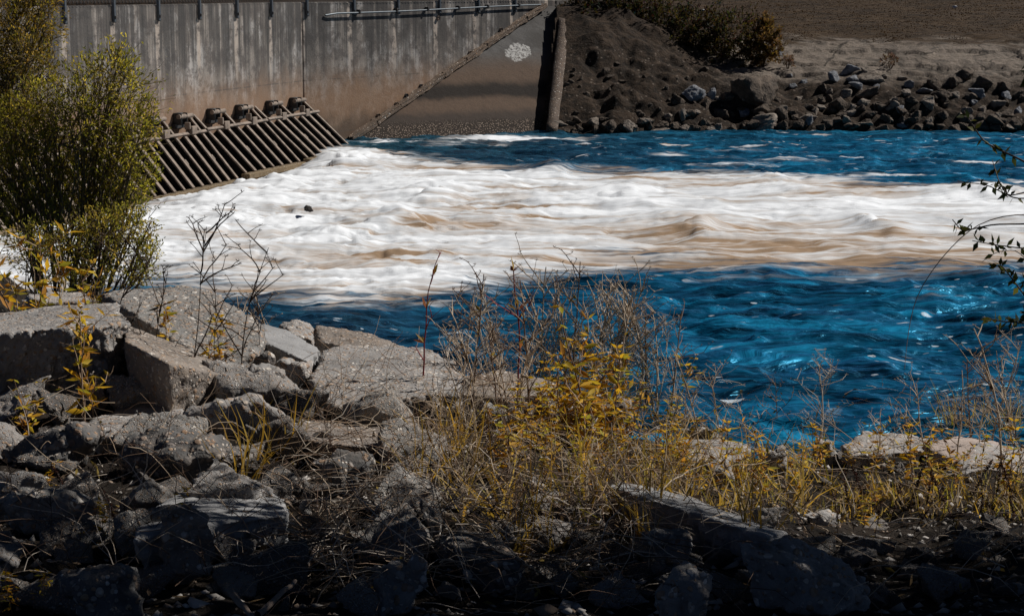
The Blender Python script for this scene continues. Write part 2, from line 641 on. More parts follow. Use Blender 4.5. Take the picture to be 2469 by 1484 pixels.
# raised strip along the foot of the wing wall (diagonal)
g = bmesh.new()
tag(e, 'dark sloping concrete apron with a chalky white patch beside the wing wall', 'apron')
dd = (D - A); dl = np.linalg.norm(dd); dd /= dl
ay = np.array([n2[0], n2[1], 0.0])
az = np.cross(ay, dd) * -1
if az[2] < 0: az = -az
Mx = Matrix(((dd[0], ay[0], az[0], 0), (dd[1], ay[1], az[1], 0), (dd[2], ay[2], az[2], 0), (0, 0, 0, 1)))
M_strip = mat_concrete("stained_kerb_concrete", (.13, .095, .07), .3, 25., .5, (.10, .06, .035))
for k in range(9):
    a0, a1 = dl * k / 9 + .01, dl * (k + 1) / 9 - .01
    w_ = .13 + .03 * random.random()
    box_geo(g, (a0 + a1) / 2, w_ / 2 + .005, .015 + .01 * random.random(), a1 - a0, w_, .10, Mx)
bmesh.ops.subdivide_edges(g, edges=list(g.edges), cuts=4, use_grid_fill=True)
for v in g.verts:
    v.co += Vector(rng.normal(size=3) * .008)
bm_obj('footing', g, M_strip, e)
# weep rings
for (x, y) in ((1056, 44), (1207, 72), (1168, 107), (1132, 128), (1014, 208), (979, 231), (955, 251), (911, 279)):
    q = on_wing(x, y, .012)
    bm = bmesh.new()
    bmesh.ops.create_cone(bm, cap_ends=False, segments=12, radius1=.045, radius2=.045, depth=.06, matrix=Matrix.Translation((q[0], -.02, q[2])) @ Matrix.Rotation(math.pi / 2, 4, 'X'))
    bmesh.ops.create_cone(bm, cap_ends=True, segments=12, radius1=.028, radius2=.028, depth=.03, matrix=Matrix.Translation((q[0], -.015, q[2])) @ Matrix.Rotation(math.pi / 2, 4, 'X'))
    bm_obj('weep_pipe', bm, M_steel if x in (1014, 979) else M_rust, wall2)

# kerb rib at the right edge of the apron
def strip(pa, pb, w, h, n_, nm, mat, seed=0):
    pa, pb = np.array(pa), np.array(pb)
    dv = pb - pa; ln = np.linalg.norm(dv); dv /= ln
    sx = np.array([1.0, 0, 0]) - dv * dv[0]; sx /= np.linalg.norm(sx)
    up = np.cross(sx, dv)
    if up[2] < 0: up = -up
    V, Fq = [], []
    sec = [(-w / 2, -.2), (-w / 2, h), (w / 2, h * .85), (w / 2, -.2)]
    for k in range(n_ + 1):
        for (a_, b_) in sec:
            V.append(dv * ln * k / n_ + sx * a_ + up * b_)
    V = np.array(V); V += np.stack([perlin(V * 3 + s) for s in (1.3, 5.7, 9.1)], 1) * .022
    for k in range(n_):
        for j in range(3):
            a_ = k * 4 + j
            Fq.append((a_, a_ + 1, a_ + 5, a_ + 4))
    Fq.append((3, 2, 1, 0)); Fq.append((n_ * 4, n_ * 4 + 1, n_ * 4 + 2, n_ * 4 + 3))
    return mesh_np(nm, V, Fq, mat), pa


kb0 = B + np.array([.16, -.15, -.15]); kt0 = apron_pt(1.0, .80) + np.array([.15, 0, 0])
me, org = strip(kb0, kt0, .24, .31, 30, 'concrete_kerb', mat_concrete("kerb_concrete", (.11, .082, .064), .3, 30., .5, (.10, .07, .05)))
tag(link('concrete_kerb', me, None, org), 'raised broken concrete kerb running down the right edge of the apron', 'kerb')

# ------------------------------------------------------------------ trash racks
def rack(s0, s1, out, zt, zb, label, nbars, zsill=None):
    e = empty('trash_rack', (J[0], J[1], 0), math.atan2(d1[1], d1[0]))
    ang = math.atan2(zt - zb, out)
    ln = math.hypot(out, zt - zb)
    # local frame: x along wall, -y outwards
    def M(x, f0, f1, lift):
        mid = (f0 + f1) / 2
        c = Vector((x, -out * mid, zt + (zb - zt) * mid))
        return Matrix.Translation(c) @ Matrix.Rotation(ang, 4, 'X') @ Matrix.Translation((0, 0, lift)), (f1 - f0) * ln
    xs = np.linspace(s0, s1, nbars)
    for k, x in enumerate(xs):
        f0 = -.02 if k % 3 == 0 else .26
        m, l_ = M(x, f0, 1.0, .0)
        bm = bmesh.new()
        box_geo(bm, 0, 0, .0, .085 if k % 3 else .065, l_, .03, m)
        br_ = bm_obj('bar', bm, M_rust, e, .004)
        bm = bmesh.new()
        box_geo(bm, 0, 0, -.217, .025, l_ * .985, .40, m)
        bm_obj('web', bm, M_gapshade, br_)  # fin blackened to paint in the shaded gap
        if k % 3 == 1:
            m2, l2 = M(x + .05, .60, .68, .01)
            bm = bmesh.new(); box_geo(bm, 0, 0, -.03, .10, .13, .07, m2)
            bm_obj('clip', bm, M_rust, br_, .02)
    m, l_ = M((s0 + s1) / 2, .25, .28, .02)
    bm = bmesh.new(); box_geo(bm, 0, 0, 0.02, abs(s1 - s0) + .2, .05, .04, m); bm_obj('cross_angle', bm, M_rust, e, .004)
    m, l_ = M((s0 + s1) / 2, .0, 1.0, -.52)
    bm = bmesh.new(); box_geo(bm, 0, 0, 0, abs(s1 - s0) + .15, l_, .02, m); bm_obj('shade_plate', bm, M_gapshade, e)  # added black sheet standing in for the dark void behind the bars
    bm = bmesh.new()
    box_geo(bm, (s0 + s1) / 2, -out - .02, zb - .06, abs(s1 - s0) + .16, .16, .10)
    box_geo(bm, (s0 + s1) / 2, -out - .06, zb - .18, abs(s1 - s0) + .22, .24, .12)
    bm_obj('sill', bm, M_sill, e, .012)
    x = s0 + (s1 - s0) / (nbars - 1) * 1.5
    for k in range(0, nbars - 2, 3):
        xm = (xs[k] + xs[min(k + 3, nbars - 1)]) / 2
        bm = bmesh.new()
        box_geo(bm, xm, -.05, zt - .0, .20, .10, .18)
        box_geo(bm, xm - .105, -.09, zt - .01, .025, .16, .2)
        box_geo(bm, xm + .105, -.09, zt - .01, .025, .16, .2)
        box_geo(bm, xm, -.05, zt - .13, .34, .09, .08)
        br = bm_obj('hinge_bracket', bm, M_darksteel, e, .01)
        bm = bmesh.new()
        bmesh.ops.create_cone(bm, cap_ends=True, segments=12, radius1=.04, radius2=.04, depth=.50, matrix=Matrix.Translation((xm + .10, -.13, zt + .03)) @ Matrix.Rotation(math.pi / 2, 4, 'Y'))
        bm_obj('pin', bm, M_rust, br)
        bm = bmesh.new()
        box_geo(bm, xm + .05, -.3, zt - .2, .2, .06, .14)
        box_geo(bm, xm - .08, -.26, zt - .12, .05, .1, .12)
        bm_obj('latch', bm, M_rust, e, .01)
    tag(e, label, 'trash rack')
    return e


M_sill = mat_concrete("slimy_sill", (.20, .15, .09), .3, 40., .4, (.16, .09, .03))
rack(-.05, -2.25, 1.02, .86, -.05, 'slanted rusty bar rack nearest the wing wall, its foot lost in white foam', 7)
rack(-2.45, -4.75, .95, .86, -.10, 'middle slanted rusty bar rack between the two other racks', 7)
rack(-4.95, -12.9, .88, .86, -.18, 'longest slanted rusty bar rack half hidden behind the green shrub', 25)

# ------------------------------------------------------------------ far bank
def far_z(X, Y):
    X = np.asarray(X, float); Y = np.asarray(Y, float)
    a = np.interp(Y, [30, 39.6, 40.3, 44.7, 46, 60, 90, 200], [-1.2, -.8, .0, 2.6, 2.68, 2.75, 3.1, 6.0])
    b = np.interp(Y, [30, 40.2, 40.8, 41.6, 43.2, 44.2, 46.2, 52, 60, 90, 200], [-1.2, -.8, -.05, .42, .95, 1.12, 1.72, 2.25, 2.72, 3.4, 7.0])
    t = smooth(2.0, 5.2, X)
    sh = X.ravel()
    z = a * (1 - t) + b * t
    nz = fbm(p2(X, Y, .55, .75, 2.0), 4).reshape(z.shape)
    amp = np.interp(Y, [39, 41, 43.5, 46, 60], [.3, .55, .35, .14, .12])
    nz = nz + .35 * fbm(p2(X, Y, 2.2, 2.6, 5.0), 3).reshape(z.shape)
    z = z + nz * amp * smooth(1.2, 2.2, X)
    z = z + ((fbm(p2(X, Y, .9, 1.2, 15.), 5)) * .40).reshape(z.shape) * smooth(1.1, 1.9, X) * smooth(5.5, 4.2, X) * smooth(40.2, 41, Y) * smooth(46.5, 45, Y)
    # terraced ledges of the rock shelf
    wz = z + .30 * fbm(p2(X, Y, .35, .5, 9), 3).reshape(z.shape)
    led = np.floor(wz / .22) * .22 + .08 - (wz - z) * .8
    k = smooth(43.2, 44.0, Y) * smooth(47.5, 46.0, Y) * smooth(4.5, 6, X) * .28
    return z * (1 - k) + led * k


# build grid over the whole far side, cut away in front of walls and apron
ys = np.concatenate([np.linspace(38.5, 48, 190), np.linspace(48.2, 70, 100), np.geomspace(71, 400, 40)])
xs = np.concatenate([np.linspace(-60, .0, 30)[:-1], np.linspace(0, 14, 300), np.geomspace(14.2, 120, 40)])
XX, YY = np.meshgrid(xs, ys)
ZZ = far_z(XX, YY)
# ground behind the walls is level with the coping; the apron edge line starts the natural bank
edge_x = np.interp(YY, [B[1], Cc[1]], [B[0], Cc[0]]) - .06
inside = (XX < edge_x)
lev = WTOP - .2 + 0 * XX
behind1 = ((XX - J[0]) * n1[0] + (YY - J[1]) * n1[1]) < -.2
behind2 = ((XX - J[0]) * n2[0] + (YY - J[1]) * n2[1]) < -.2
beh = np.where(YY > J[1] + .0, behind2 | (YY > Cc[1] + .3), behind1)
ZZ = np.where(inside, np.where(beh, np.maximum(lev, np.where(YY > 46, far_z(np.full_like(XX, 0.0), YY), -9)), -2.0), ZZ)
idx = np.arange(XX.size).reshape(XX.shape)
F4 = np.stack([idx[:-1, :-1], idx[:-1, 1:], idx[1:, 1:], idx[1:, :-1]], -1).reshape(-1, 4)
hid = (inside & ~beh).ravel()
F4 = F4[~hid[F4].any(1)]


def mat_farbank():
    n = NT("far_bank_ground")
    P = n.geo()
    x, y, z = n.sep(P)
    big = n.noise(P, .9, 6, .6)
    med = n.noise(P, 5, 6, .7)
    fine = n.noise(P, 25, 4, .65)
    soil = n.mix(n.step(med, .35, .65), (.012, .008, .005), (.050, .033, .021))
    stone = n.mix(n.step(med, .3, .7), (.12, .10, .083), (.24, .195, .155))
    stone = n.mix(n.math('MULTIPLY', n.step(fine, .5, .75), .6), stone, (.07, .06, .05))
    cwv = n.n('ShaderNodeVectorMath', operation='ADD'); cnz = n.n('ShaderNodeTexNoise'); cnz.inputs['Scale'].default_value = .8; n.l(P, cnz.inputs['Vector']); n.l(cnz.outputs['Color'], cwv.inputs[1]); n.l(n.mapping(P, (.7, .35, 1)), cwv.inputs[0])
    crack = n.voro(cwv.outputs[0], .7, 'DISTANCE_TO_EDGE')
    stone = n.mix(n.math('MULTIPLY', n.math('MULTIPLY', n.step(crack.outputs['Distance'], .025, .006), n.step(med, .4, .55)), .8), stone, (.03, .026, .022))
    grass = n.mix(n.step(n.noise(n.mapping(P, (.5, 1.2, 1)), 1.3, 6, .7), .35, .65), (.024, .014, .006), (.062, .036, .015))
    grass = n.mix(n.math('MULTIPLY', n.step(fine, .45, .7), .6), grass, (.016, .010, .006))
    gs_ = n.noise(n.mapping(P, (2.2, 5., 1)), 1.6, 6, .75)
    grass = n.mix(n.math('MULTIPLY', n.step(gs_, .46, .62), .7), grass, (.075, .05, .03))
    grass = n.mix(n.math('MULTIPLY', n.step(gs_, .5, .36), .7), grass, (.012, .008, .005))
    grass = n.mix(n.step(x, 6.0, 2.5), grass, soil)
    zz = n.math('MULTIPLY_ADD', big, .5, z)
    c = n.mix(n.step(zz, 1.05, 1.45), soil, stone)
    c = n.mix(n.step(n.math('MULTIPLY_ADD', big, 1.5, x), 6.3, 5.0), c, soil)
    sp = n.voro(P, 12.)
    spc = n.sep(sp.outputs['Color'])
    c = n.mix(n.math('MULTIPLY', n.step(spc[0], .72, .8), n.math('MULTIPLY', n.step(sp.outputs['Distance'], .4, .2), n.step(z, 2.2, 1.6))), c, (.12, .095, .075))
    c = n.mix(n.step(n.math('MULTIPLY_ADD', big, .9, z), 2.1, 2.3), c, grass)
    c = n.mix(n.step(z, .1, .0), c, (.012, .010, .009))
    h = n.math('ADD', n.math('MULTIPLY', med, 1.4), n.math('MULTIPLY', fine, .6))
    return n.principled(c, .92, n.bump(h, .05, 1.0), spec=.15)


M_far = mat_farbank()
me = mesh_np('far_bank', np.stack([XX, YY, ZZ], -1).reshape(-1, 3), F4, M_far, smoothed=True)
tag(link('far_bank', me), kind='structure')


def march(zf, x, y, y0, y1, n_=400):
    r = ray(x, y)
    Y = np.linspace(y0, y1, n_)
    P = CO[None] + r[None] * (Y / r[1])[:, None]
    z = zf(P[:, 0], P[:, 1])
    k = np.nonzero(P[:, 2] <= z)[0]
    return P[k[0]] if len(k) else P[-1]


# ------------------------------------------------------------------ rock generator
def hull_mesh(pts):
    bm = bmesh.new()
    for p in pts: bm.verts.new(p)
    r = bmesh.ops.convex_hull(bm, input=list(bm.verts))
    bmesh.ops.delete(bm, geom=[v for v in bm.verts if not v.link_faces], context='VERTS')
    bmesh.ops.recalc_face_normals(bm, faces=list(bm.faces))
    me = bpy.data.meshes.new("hull"); bm.to_mesh(me); bm.free()
    return me


def remeshed(pts, voxel):
    me = hull_mesh(pts)
    o = bpy.data.objects.new("tmp", me); COL.objects.link(o)
    m = o.modifiers.new("r", 'REMESH'); m.mode = 'VOXEL'; m.voxel_size = voxel
    dg = bpy.context.evaluated_depsgraph_get()
    ev = o.evaluated_get(dg)
    m2 = bpy.data.meshes.new_from_object(ev)
    bpy.data.objects.remove(o); bpy.data.meshes.remove(me)
    n = len(m2.vertices)
    co = np.empty(n * 3, np.float32); m2.vertices.foreach_get("co", co); co = co.reshape(-1, 3).astype(float)
    no = np.empty(n * 3, np.float32); m2.vertices.foreach_get("normal", no); no = no.reshape(-1, 3).astype(float)
    return m2, co, no


def rock_mesh(name, pts, mat, voxel, topn=None, top_amp=.01, side_amp=.04, freq=6.0, seed=0.0, chips=.03):
    pts = np.asarray(pts, float)
    m2, co, no = remeshed(pts, voxel)
    q = co + seed * 3.7
    big = fbm(q * freq * .5, 3)
    rid = 1 - np.abs(perlin(q * freq * 1.3 + 4)) * 2
    fine = fbm(q * freq * 4, 3)
    ff_ = fbm(q * freq * 11 + 2, 2)
    if topn is not None:
        k = np.clip(np.abs(no @ np.asarray(topn)), 0, 1) ** 2
    else:
        k = np.zeros(len(co))
    amp = side_amp * (1 - k) + top_amp * k
    d = amp * (big * 1.1 + fine * .55 + ff_ * .3) - chips * np.clip(rid - .45, 0, 1) * (1 - .75 * k)
    co2 = co + no * d[:, None]
    m2.vertices.foreach_set("co", co2.astype(np.float32).ravel())
    m2.polygons.foreach_set("use_smooth", np.ones(len(m2.polygons), bool))
    m2.materials.clear(); m2.materials.append(mat)
    m2.name = name
    m2.update()
    return m2


def blob_pts(sx, sy, sz, n=16, seed=0, flat=.0):
    r = np.random.default_rng(seed)
    p = r.normal(size=(n, 3)); p /= np.linalg.norm(p, axis=1)[:, None]
    p *= r.uniform(.8, 1.12, size=(n, 1))
    return p * np.array([sx, sy, sz]) * .5


# ------------------------------------------------------------------ far boulders
M_rb = [mat_rock("blue_grey_stone", (.30, .31, .33), (.16, .16, .17), 5.), mat_rock("brown_wet_stone", (.15, .11, .08), (.06, .045, .033), 6.), mat_rock("tan_stone", (.32, .265, .215), (.16, .13, .105), 5.)]
protos = []
for k in range(12):
    s = 100 + k
    pr = np.random.default_rng(s)
    dim = (1, pr.uniform(.75, 1.0), pr.uniform(.75, 1.0))
    me = [rock_mesh('boulder', blob_pts(*dim, n=int(pr.integers(11, 19)), seed=s), M_rb[j], .045, None, 0, .05, 2.6, s * .37, .05) if j == 0 else None for j in range(1)][0]
    trio = [me]
    for j in (1, 2):
        m = me.copy(); m.materials.clear(); m.materials.append(M_rb[j]); trio.append(m)
    protos.append(trio)
c3 = lambda a, b, w, h, t, l=None: (1625 + .3418 * a, .3418 * b, .3418 * w, .3418 * h, t, l)
c2 = lambda a, b, w, h, t, l=None: (784 + .3418 * a, .3418 * b, .3418 * w, .3418 * h, t, l)
FAR = [
    c3(560, 610, 350, 300, 1, 'largest dark domed boulder on the far bank, below the golden bush'),
    c3(620, 862, 330, 110, 2, 'low brown rounded boulder at the far waterline under the big domed one'),
    c3(150, 650, 190, 110, 0, 'blue grey flat topped boulder left of the big domed boulder'),
    c3(268, 650, 100, 100, 0, 'pale angular stone leaning against the left of the big domed boulder'),
    c3(65, 800, 55, 120, 2, 'narrow upright pale stone standing near the far waterline'),
    c3(100, 905, 80, 60, 2), c3(265, 905, 90, 50, 2), c3(170, 900, 70, 50, 1), c3(370, 690, 130, 110, 1),
    c3(745, 365, 120, 65, 0, 'single grey stone lying right of the golden bush, above the others'),
    c3(915, 570, 70, 40, 0), c3(840, 600, 70, 42, 0), c3(820, 530, 60, 40, 0),
    c3(1130, 530, 120, 75, 0), c3(1240, 495, 150, 90, 0, 'topmost blue grey boulder of the pile in the middle of the far bank'),
    c3(1340, 495, 70, 60, 2), c3(1260, 550, 110, 55, 0), c3(1405, 555, 160, 95, 2, 'wedge shaped tan boulder in the middle of the far rock pile'),
    c3(1330, 562, 80, 60, 0), c3(1490, 540, 55, 45, 2), c3(1280, 602, 150, 72, 0), c3(1430, 615, 70, 55, 0),
    c3(1050, 610, 100, 80, 1), c3(1105, 640, 60, 55, 2), c3(1370, 650, 200, 95, 1, 'broad dark slab boulder below the wedge shaped tan boulder'),
    c3(1210, 660, 140, 65, 2), c3(1600, 555, 90, 42, 2), c3(1665, 590, 90, 85, 0, 'grey blocky boulder at the foot of the smooth rock shelf'),
    c3(1640, 650, 100, 65, 2), c3(1770, 640, 120, 65, 0), c3(1890, 655, 140, 85, 1), c3(1830, 575, 150, 95, 1), c3(1990, 572, 130, 85, 1),
    c3(2055, 520, 150, 80, 1, 'dark round boulder resting on top of the smooth rock shelf'),
    c3(2140, 640, 160, 95, 0, 'pale grey block with a flat top at the right of the far bank'),
    c3(2180, 560, 170, 100, 1), c3(2330, 600, 140, 105, 1), c3(2350, 665, 100, 55, 0), c3(1990, 665, 80, 50, 2),
    c3(1030, 710, 95, 85, 1), c3(1160, 720, 150, 95, 1, 'dark pointed boulder in the middle of the far slope'), c3(950, 750, 80, 65, 1), c3(1110, 765, 100, 60, 1),
    c3(1350, 720, 120, 65, 2), c3(1440, 740, 110, 65, 1), c3(1600, 770, 90, 65, 0), c3(1720, 800, 120, 120, 1), c3(1490, 830, 100, 85, 1),
    c3(1250, 790, 130, 65, 2), c3(970, 845, 65, 65, 0), c3(900, 870, 90, 60, 1), c3(760, 790, 110, 130, 1), c3(1100, 862, 130, 60, 1),
    c3(1350, 870, 110, 50, 2), c3(1610, 880, 70, 42, 0), c3(1900, 800, 110, 65, 1), c3(2080, 780, 100, 65, 2), c3(2180, 770, 90, 60, 2),
    c3(2290, 720, 130, 75, 2), c3(2420, 770, 90, 65, 0), c3(2350, 800, 130, 65, 1), c3(2040, 850, 130, 70, 1), c3(2250, 842, 150, 80, 1),
    c3(2400, 865, 140, 70, 1), c3(500, 790, 110, 65, 0), c3(170, 790, 80, 65, 2), c3(1800, 870, 110, 55, 1), c3(1220, 875, 100, 50, 1), c3(1560, 710, 90, 60, 2), c3(1800, 730, 120, 70, 2), c3(1920, 730, 80, 50, 1),
    c3(20, 700, 110, 90, 1), c3(330, 790, 120, 90, 1), c3(40, 880, 90, 60, 1), c3(640, 770, 130, 80, 1), c3(840, 800, 90, 70, 1), c3(1180, 810, 80, 60, 1), c3(1390, 800, 90, 70, 1), c3(1680, 700, 90, 60, 1),
    c3(2460, 690, 90, 70, 1), c3(2120, 720, 80, 50, 0), c3(1000, 780, 70, 60, 2), c3(880, 690, 80, 50, 2),
    c2(1780, 922, 130, 65, 1, 'dark rock at the waterline just right of the concrete kerb'), c2(1905, 905, 65, 80, 1), c2(2030, 885, 160, 85, 1), c2(2140, 890, 130, 100, 2, 'rounded tan rock at the far waterline between the kerb and the domed boulder'),
    c2(2380, 880, 130, 90, 1), c2(2290, 850, 90, 60, 1), c2(2350, 915, 170, 45, 2), c2(1690, 920, 70, 50, 1), c2(2230, 800, 90, 55, 1), c2(2420, 820, 80, 60, 2),
]
for k in range(46):
    xx_ = 1345 + k * 25 + random.uniform(-9, 9)
    FAR.append((xx_, random.uniform(288, 312) - (4 if xx_ > 1900 else 0), random.uniform(24, 52), random.uniform(16, 30), 1 if k % 4 else 2, None))
for k in range(30):
    xx_ = 1640 + k * 28 + random.uniform(-9, 9)
    FAR.append((xx_, random.uniform(225, 285), random.uniform(22, 44), random.uniform(16, 28), 1 if k % 3 else 2, None))
for k in range(34):
    FAR.append((random.uniform(1365, 1720), random.uniform(150, 292), random.uniform(12, 30), random.uniform(8, 20), 1, None))
landm = [(l, x, y) for (x, y, w, h, t, l) in FAR if l]
shortn = {0: 'grey', 1: 'dark brown', 2: 'tan'}
used = set()


def rel_label(x, y, what, lms, sx=1.0, sy=1.0):
    """a label by the nearest landmarks, unique over the scene"""
    order = sorted(lms, key=lambda q: ((q[1] - x) * sx) ** 2 + ((q[2] - y) * sy) ** 2)
    for q in order[:6]:
        dx, dy = (x - q[1]) * sx, (y - q[2]) * sy
        if abs(dx) > 1.6 * abs(dy): w = 'just right of' if dx > 0 else 'just left of'
        elif abs(dy) > 1.6 * abs(dx): w = 'just below' if dy > 0 else 'just above'
        else: w = ('below and ' if dy > 0 else 'above and ') + ('right of' if dx > 0 else 'left of')
        lab = f'{what} {w} {q[0]}'
        if lab not in used:
            used.add(lab); return lab
    for a_ in order[:5]:
        for b_ in order[:5]:
            lab = f'{what} between {a_[0]} and {b_[0]}'
            if a_ is not b_ and lab not in used and len(lab.split()) <= 16:
                used.add(lab); return lab
    return f'{what} near {order[0][0]}'


FLM = [('the concrete kerb', 1330, 250), ('the domed boulder', 1816, 230), ('the low waterline boulder', 1837, 295), ('the golden bush', 1840, 110), ('the flat topped boulder', 1676, 222), ('the upright pale stone', 1647, 273),
       ('the wedge shaped boulder', 2105, 190), ('the topmost grey boulder', 2049, 169), ('the dark slab boulder', 2093, 222), ('the blocky grey boulder', 2194, 202), ('the round boulder on the shelf', 2328, 178), ('the pale flat block', 2356, 219), ('the dark pointed boulder', 2021, 246), ('the rounded waterline rock', 1515, 304)]
for k, (x, y, w, h, t, l) in enumerate(FAR):
    P = march(far_z, x, y + h * .35, 39.2, 52)
    s = P[1] / FOC
    o = link('boulder', protos[(k * 5) % 12][t])
    ww, hh = w * s * 1.25, h * s * 1.45
    o.location = (P[0], P[1] + ww * .1, P[2] + hh * .10)
    o.scale = (ww, ww * .85, hh)
    o.rotation_euler = (random.uniform(-.25, .25), random.uniform(-.25, .25), random.uniform(0, 6.28))
    sz = 'large' if w > 45 else ('small' if w < 28 else 'medium')
    lab = l or rel_label(x, y, f'{sz} {shortn[t]} rock', FLM)
    tag(o, lab, 'boulder', 'rocks strewn along the far bank')

# ------------------------------------------------------------------ water
def build_water():
    nr, nc = 520, 860
    Y = np.geomspace(8.5, 43.0, nr)
    u = np.linspace(-.60, .50, nc)
    UU, YG = np.meshgrid(u, Y)
    XG = UU * YG
    sh = XG.shape
    # pixel coordinates of every water vertex, to lay the rapid where it runs
    def world(px, py):
        return at_z(px, py, 0.0)
    def curve(pts):
        a = np.array([world(*p)[:2] for p in pts]); return a
    top = curve([(-900, 640), (-300, 540), (60, 520), (330, 450), (520, 405), (680, 370), (842, 350), (1010, 388), (1250, 406), (1500, 408), (1800, 420), (2200, 442), (2469, 452), (2900, 470)])
    bot = curve([(-900, 860), (-300, 760), (200, 700), (420, 685), (640, 715), (800, 742), (950, 732), (1100, 695), (1300, 655), (1450, 640), (1700, 645), (2000, 655), (2469, 655), (2900, 655)])
    o = np.argsort(top[:, 0]); yt = np.interp(XG, top[o, 0], top[o, 1])
    o = np.argsort(bot[:, 0]); yb = np.interp(XG, bot[o, 0], bot[o, 1])
    w1 = fbm(p2(XG, YG, .35, .5, 3.3), 4).reshape(sh)
    w2 = fbm(p2(XG, YG, 1.1, 1.3, 7.3), 3).reshape(sh)
    # rapid mask, soft ragged edges
    dT = (yt - YG) + w1 * 1.6 + w2 * .6
    dB = (YG - yb) + w1 * 1.5 + w2 * .7
    rap = smooth(-1.8, 3.0, dT) * smooth(-1.7, 2.3, dB)
    # flow coordinates, bent by eddies
    fx = XG + .8 * w1
    fy = YG + .9 * fbm(p2(XG, YG, .25, .45, 11.), 3).reshape(sh) + .25 * w2
    # heights
    ridg = 1 - np.abs(fbm(p2(fx, fy, .42, .55, 5.), 3).reshape(sh)) * 2.4
    stand = fbm(p2(fx, fy, .5, .9, 1.7), 4).reshape(sh)
    chop = fbm(p2(fx, fy, 1.6, 3.4, 2.9), 3).reshape(sh)
    boil = smooth(3.5, -2.5, XG) * .8 + .25
    turb = fbm(p2(fx + .5 * w2, fy + .5 * w1, 1.5, 1.9, 51.), 4).reshape(sh)
    turb2 = 1 - 2 * np.abs(fbm(p2(fx + .4 * w2, fy, 2.6, 4.0, 61.), 3).reshape(sh))
    strk = fbm(p2(fx, fy + .5 * stand, .5, 3.6, 71.), 3).reshape(sh)
    h = rap * (.05 * ridg + .11 * stand + .035 * chop + boil * (.07 * turb + .03 * turb2) + .03 * strk)
    calm_w = fbm(p2(fx + .5 * w2, fy, .9, 1.5, 21.), 4).reshape(sh)
    calm_s = 1 - 2 * np.abs(fbm(p2(fx, fy + .3 * w2, 1.7, 4.2, 31.), 3).reshape(sh))
    calm_x = fbm(p2(fx, fy, 4.5, 9.0, 41.), 2).reshape(sh)
    h += (1 - .7 * rap) * (.15 * calm_w + .026 * calm_s + .014 * calm_x)
    foam = .52 - .10 * smooth(-2, 3.5, XG) - .20 * (1 - rap) + .35 * boil * (turb + .5 * turb2) + .45 * strk + .75 * fbm(p2(fx, fy, .22, .6, 4.4), 3).reshape(sh) + .25 * stand
    foam -= .16 * smooth(1.5, 0, YG - yb) * 1.0
    # local bulges and splashes (centre px, width px, height px, lift, foam change)
    feats = [(1650, 562, 210, 44, .24, -.75), (2125, 556, 110, 30, .2, -.7), (1000, 552, 80, 18, .12, -.6), (720, 640, 330, 22, .13, -.55), (900, 636, 120, 20, .1, -.6), (940, 372, 160, 22, .05, -.7), (1130, 395, 200, 16, .0, -.5), (1240, 660, 200, 14, .05, -.12), (2250, 632, 320, 14, .05, -.12), (1330, 462, 110, 20, .12, -.3), (900, 655, 300, 14, .0, -.2), (2000, 470, 300, 16, .1, -.3),
             (830, 392, 130, 36, .24, .5), (660, 440, 200, 40, .10, .5), (470, 500, 200, 40, .02, .5), (1325, 415, 90, 30, .24, .35), (1010, 480, 170, 40, .28, .45), (940, 532, 120, 32, .25, .45), (1550, 490, 460, 44, .12, .45), (1850, 450, 200, 40, .22, .2), (2330, 470, 260, 36, .26, .1), (2450, 520, 240, 56, .12, .5), (2085, 545, 70, 24, .18, .45), (1720, 575, 120, 30, .05, .35), (1500, 470, 120, 30, .16, .25), (700, 540, 420, 60, .05, .35), (2000, 515, 260, 40, .06, .35), (1650, 622, 200, 12, .1, .25), (555, 425, 60, 18, .22, .4)]
    for (px, py, w, hp, lift, df) in feats:
        c = world(px, py)
        s = c[1] / FOC
        rx, ry = w * s * .5, hp * s * c[1] / CAMH * .55
        ddx = (XG - c[0] + .25 * (w2 * 1.2)) / rx; ddy = (YG - c[1] + .5 * w2) / ry
        gss = np.exp(-(ddx ** 2 + ddy ** 2))
        steep = np.exp(-(ddx ** 2 + ddy ** 2 * 1.0)) * (1 + .4 * np.tanh(ddx * 2))
        h += lift * .36 * steep * (1 + 1.2 * turb)
        foam += (df * .62 if df < 0 else df * .8) * gss * (1 + 1.0 * strk)
    # drawdown where the flow leaves the left rack
    al = (XG - J[0]) * d1[0] + (YG - J[1]) * d1[1]; on = (XG - J[0]) * n1[0] + (YG - J[1]) * n1[1]
    h -= smooth(-1.2, -5.5, al) * smooth(2.6, .9, on) * .34 + smooth(-.5, -2.6, al) * smooth(1.8, .9, on) * .12
    # far shoreline foam and wavelets
    rap2 = rap.copy()
    for (px, py, w, hp, st) in [(1255, 338, 330, 13, .9), (960, 342, 330, 10, .5), (1130, 352, 200, 8, .6), (1650, 378, 180, 8, .5), (1760, 366, 260, 6, .35), (2220, 370, 70, 10, .35), (1750, 400, 250, 9, .6), (1850, 390, 330, 8, .45), (1700, 655, 420, 12, .5), (1790, 652, 170, 14, .7), (1130, 705, 260, 12, .5), (1000, 735, 300, 10, .45), (860, 752, 260, 8, .35)]:
        c = world(px, py); s = c[1] / FOC
        rx, ry = w * s * .5, hp * s * c[1] / CAMH * .55
        g_ = np.exp(-((XG - c[0]) / rx) ** 2 - ((YG - c[1] + .8 * w1) / ry) ** 2) * st * (1 + .9 * w2)
        rap2 = np.maximum(rap2, g_)
    far_s = smooth(.15, .42, fbm(p2(fx + .3 * w2, fy, .55, 3.4, 81.), 3).reshape(sh)) * smooth(.0, .3, fbm(p2(XG, YG, .22, .5, 91.), 2).reshape(sh) + .12)
    rap2 = np.maximum(rap2, far_s * np.where(YG > 28, .75, .28))
    foam = foam + .75 * np.clip(rap2 - rap, 0, 1)
    # brown shallows along the foot of the apron, and shade painted in near left
    c = world(1150, 350)
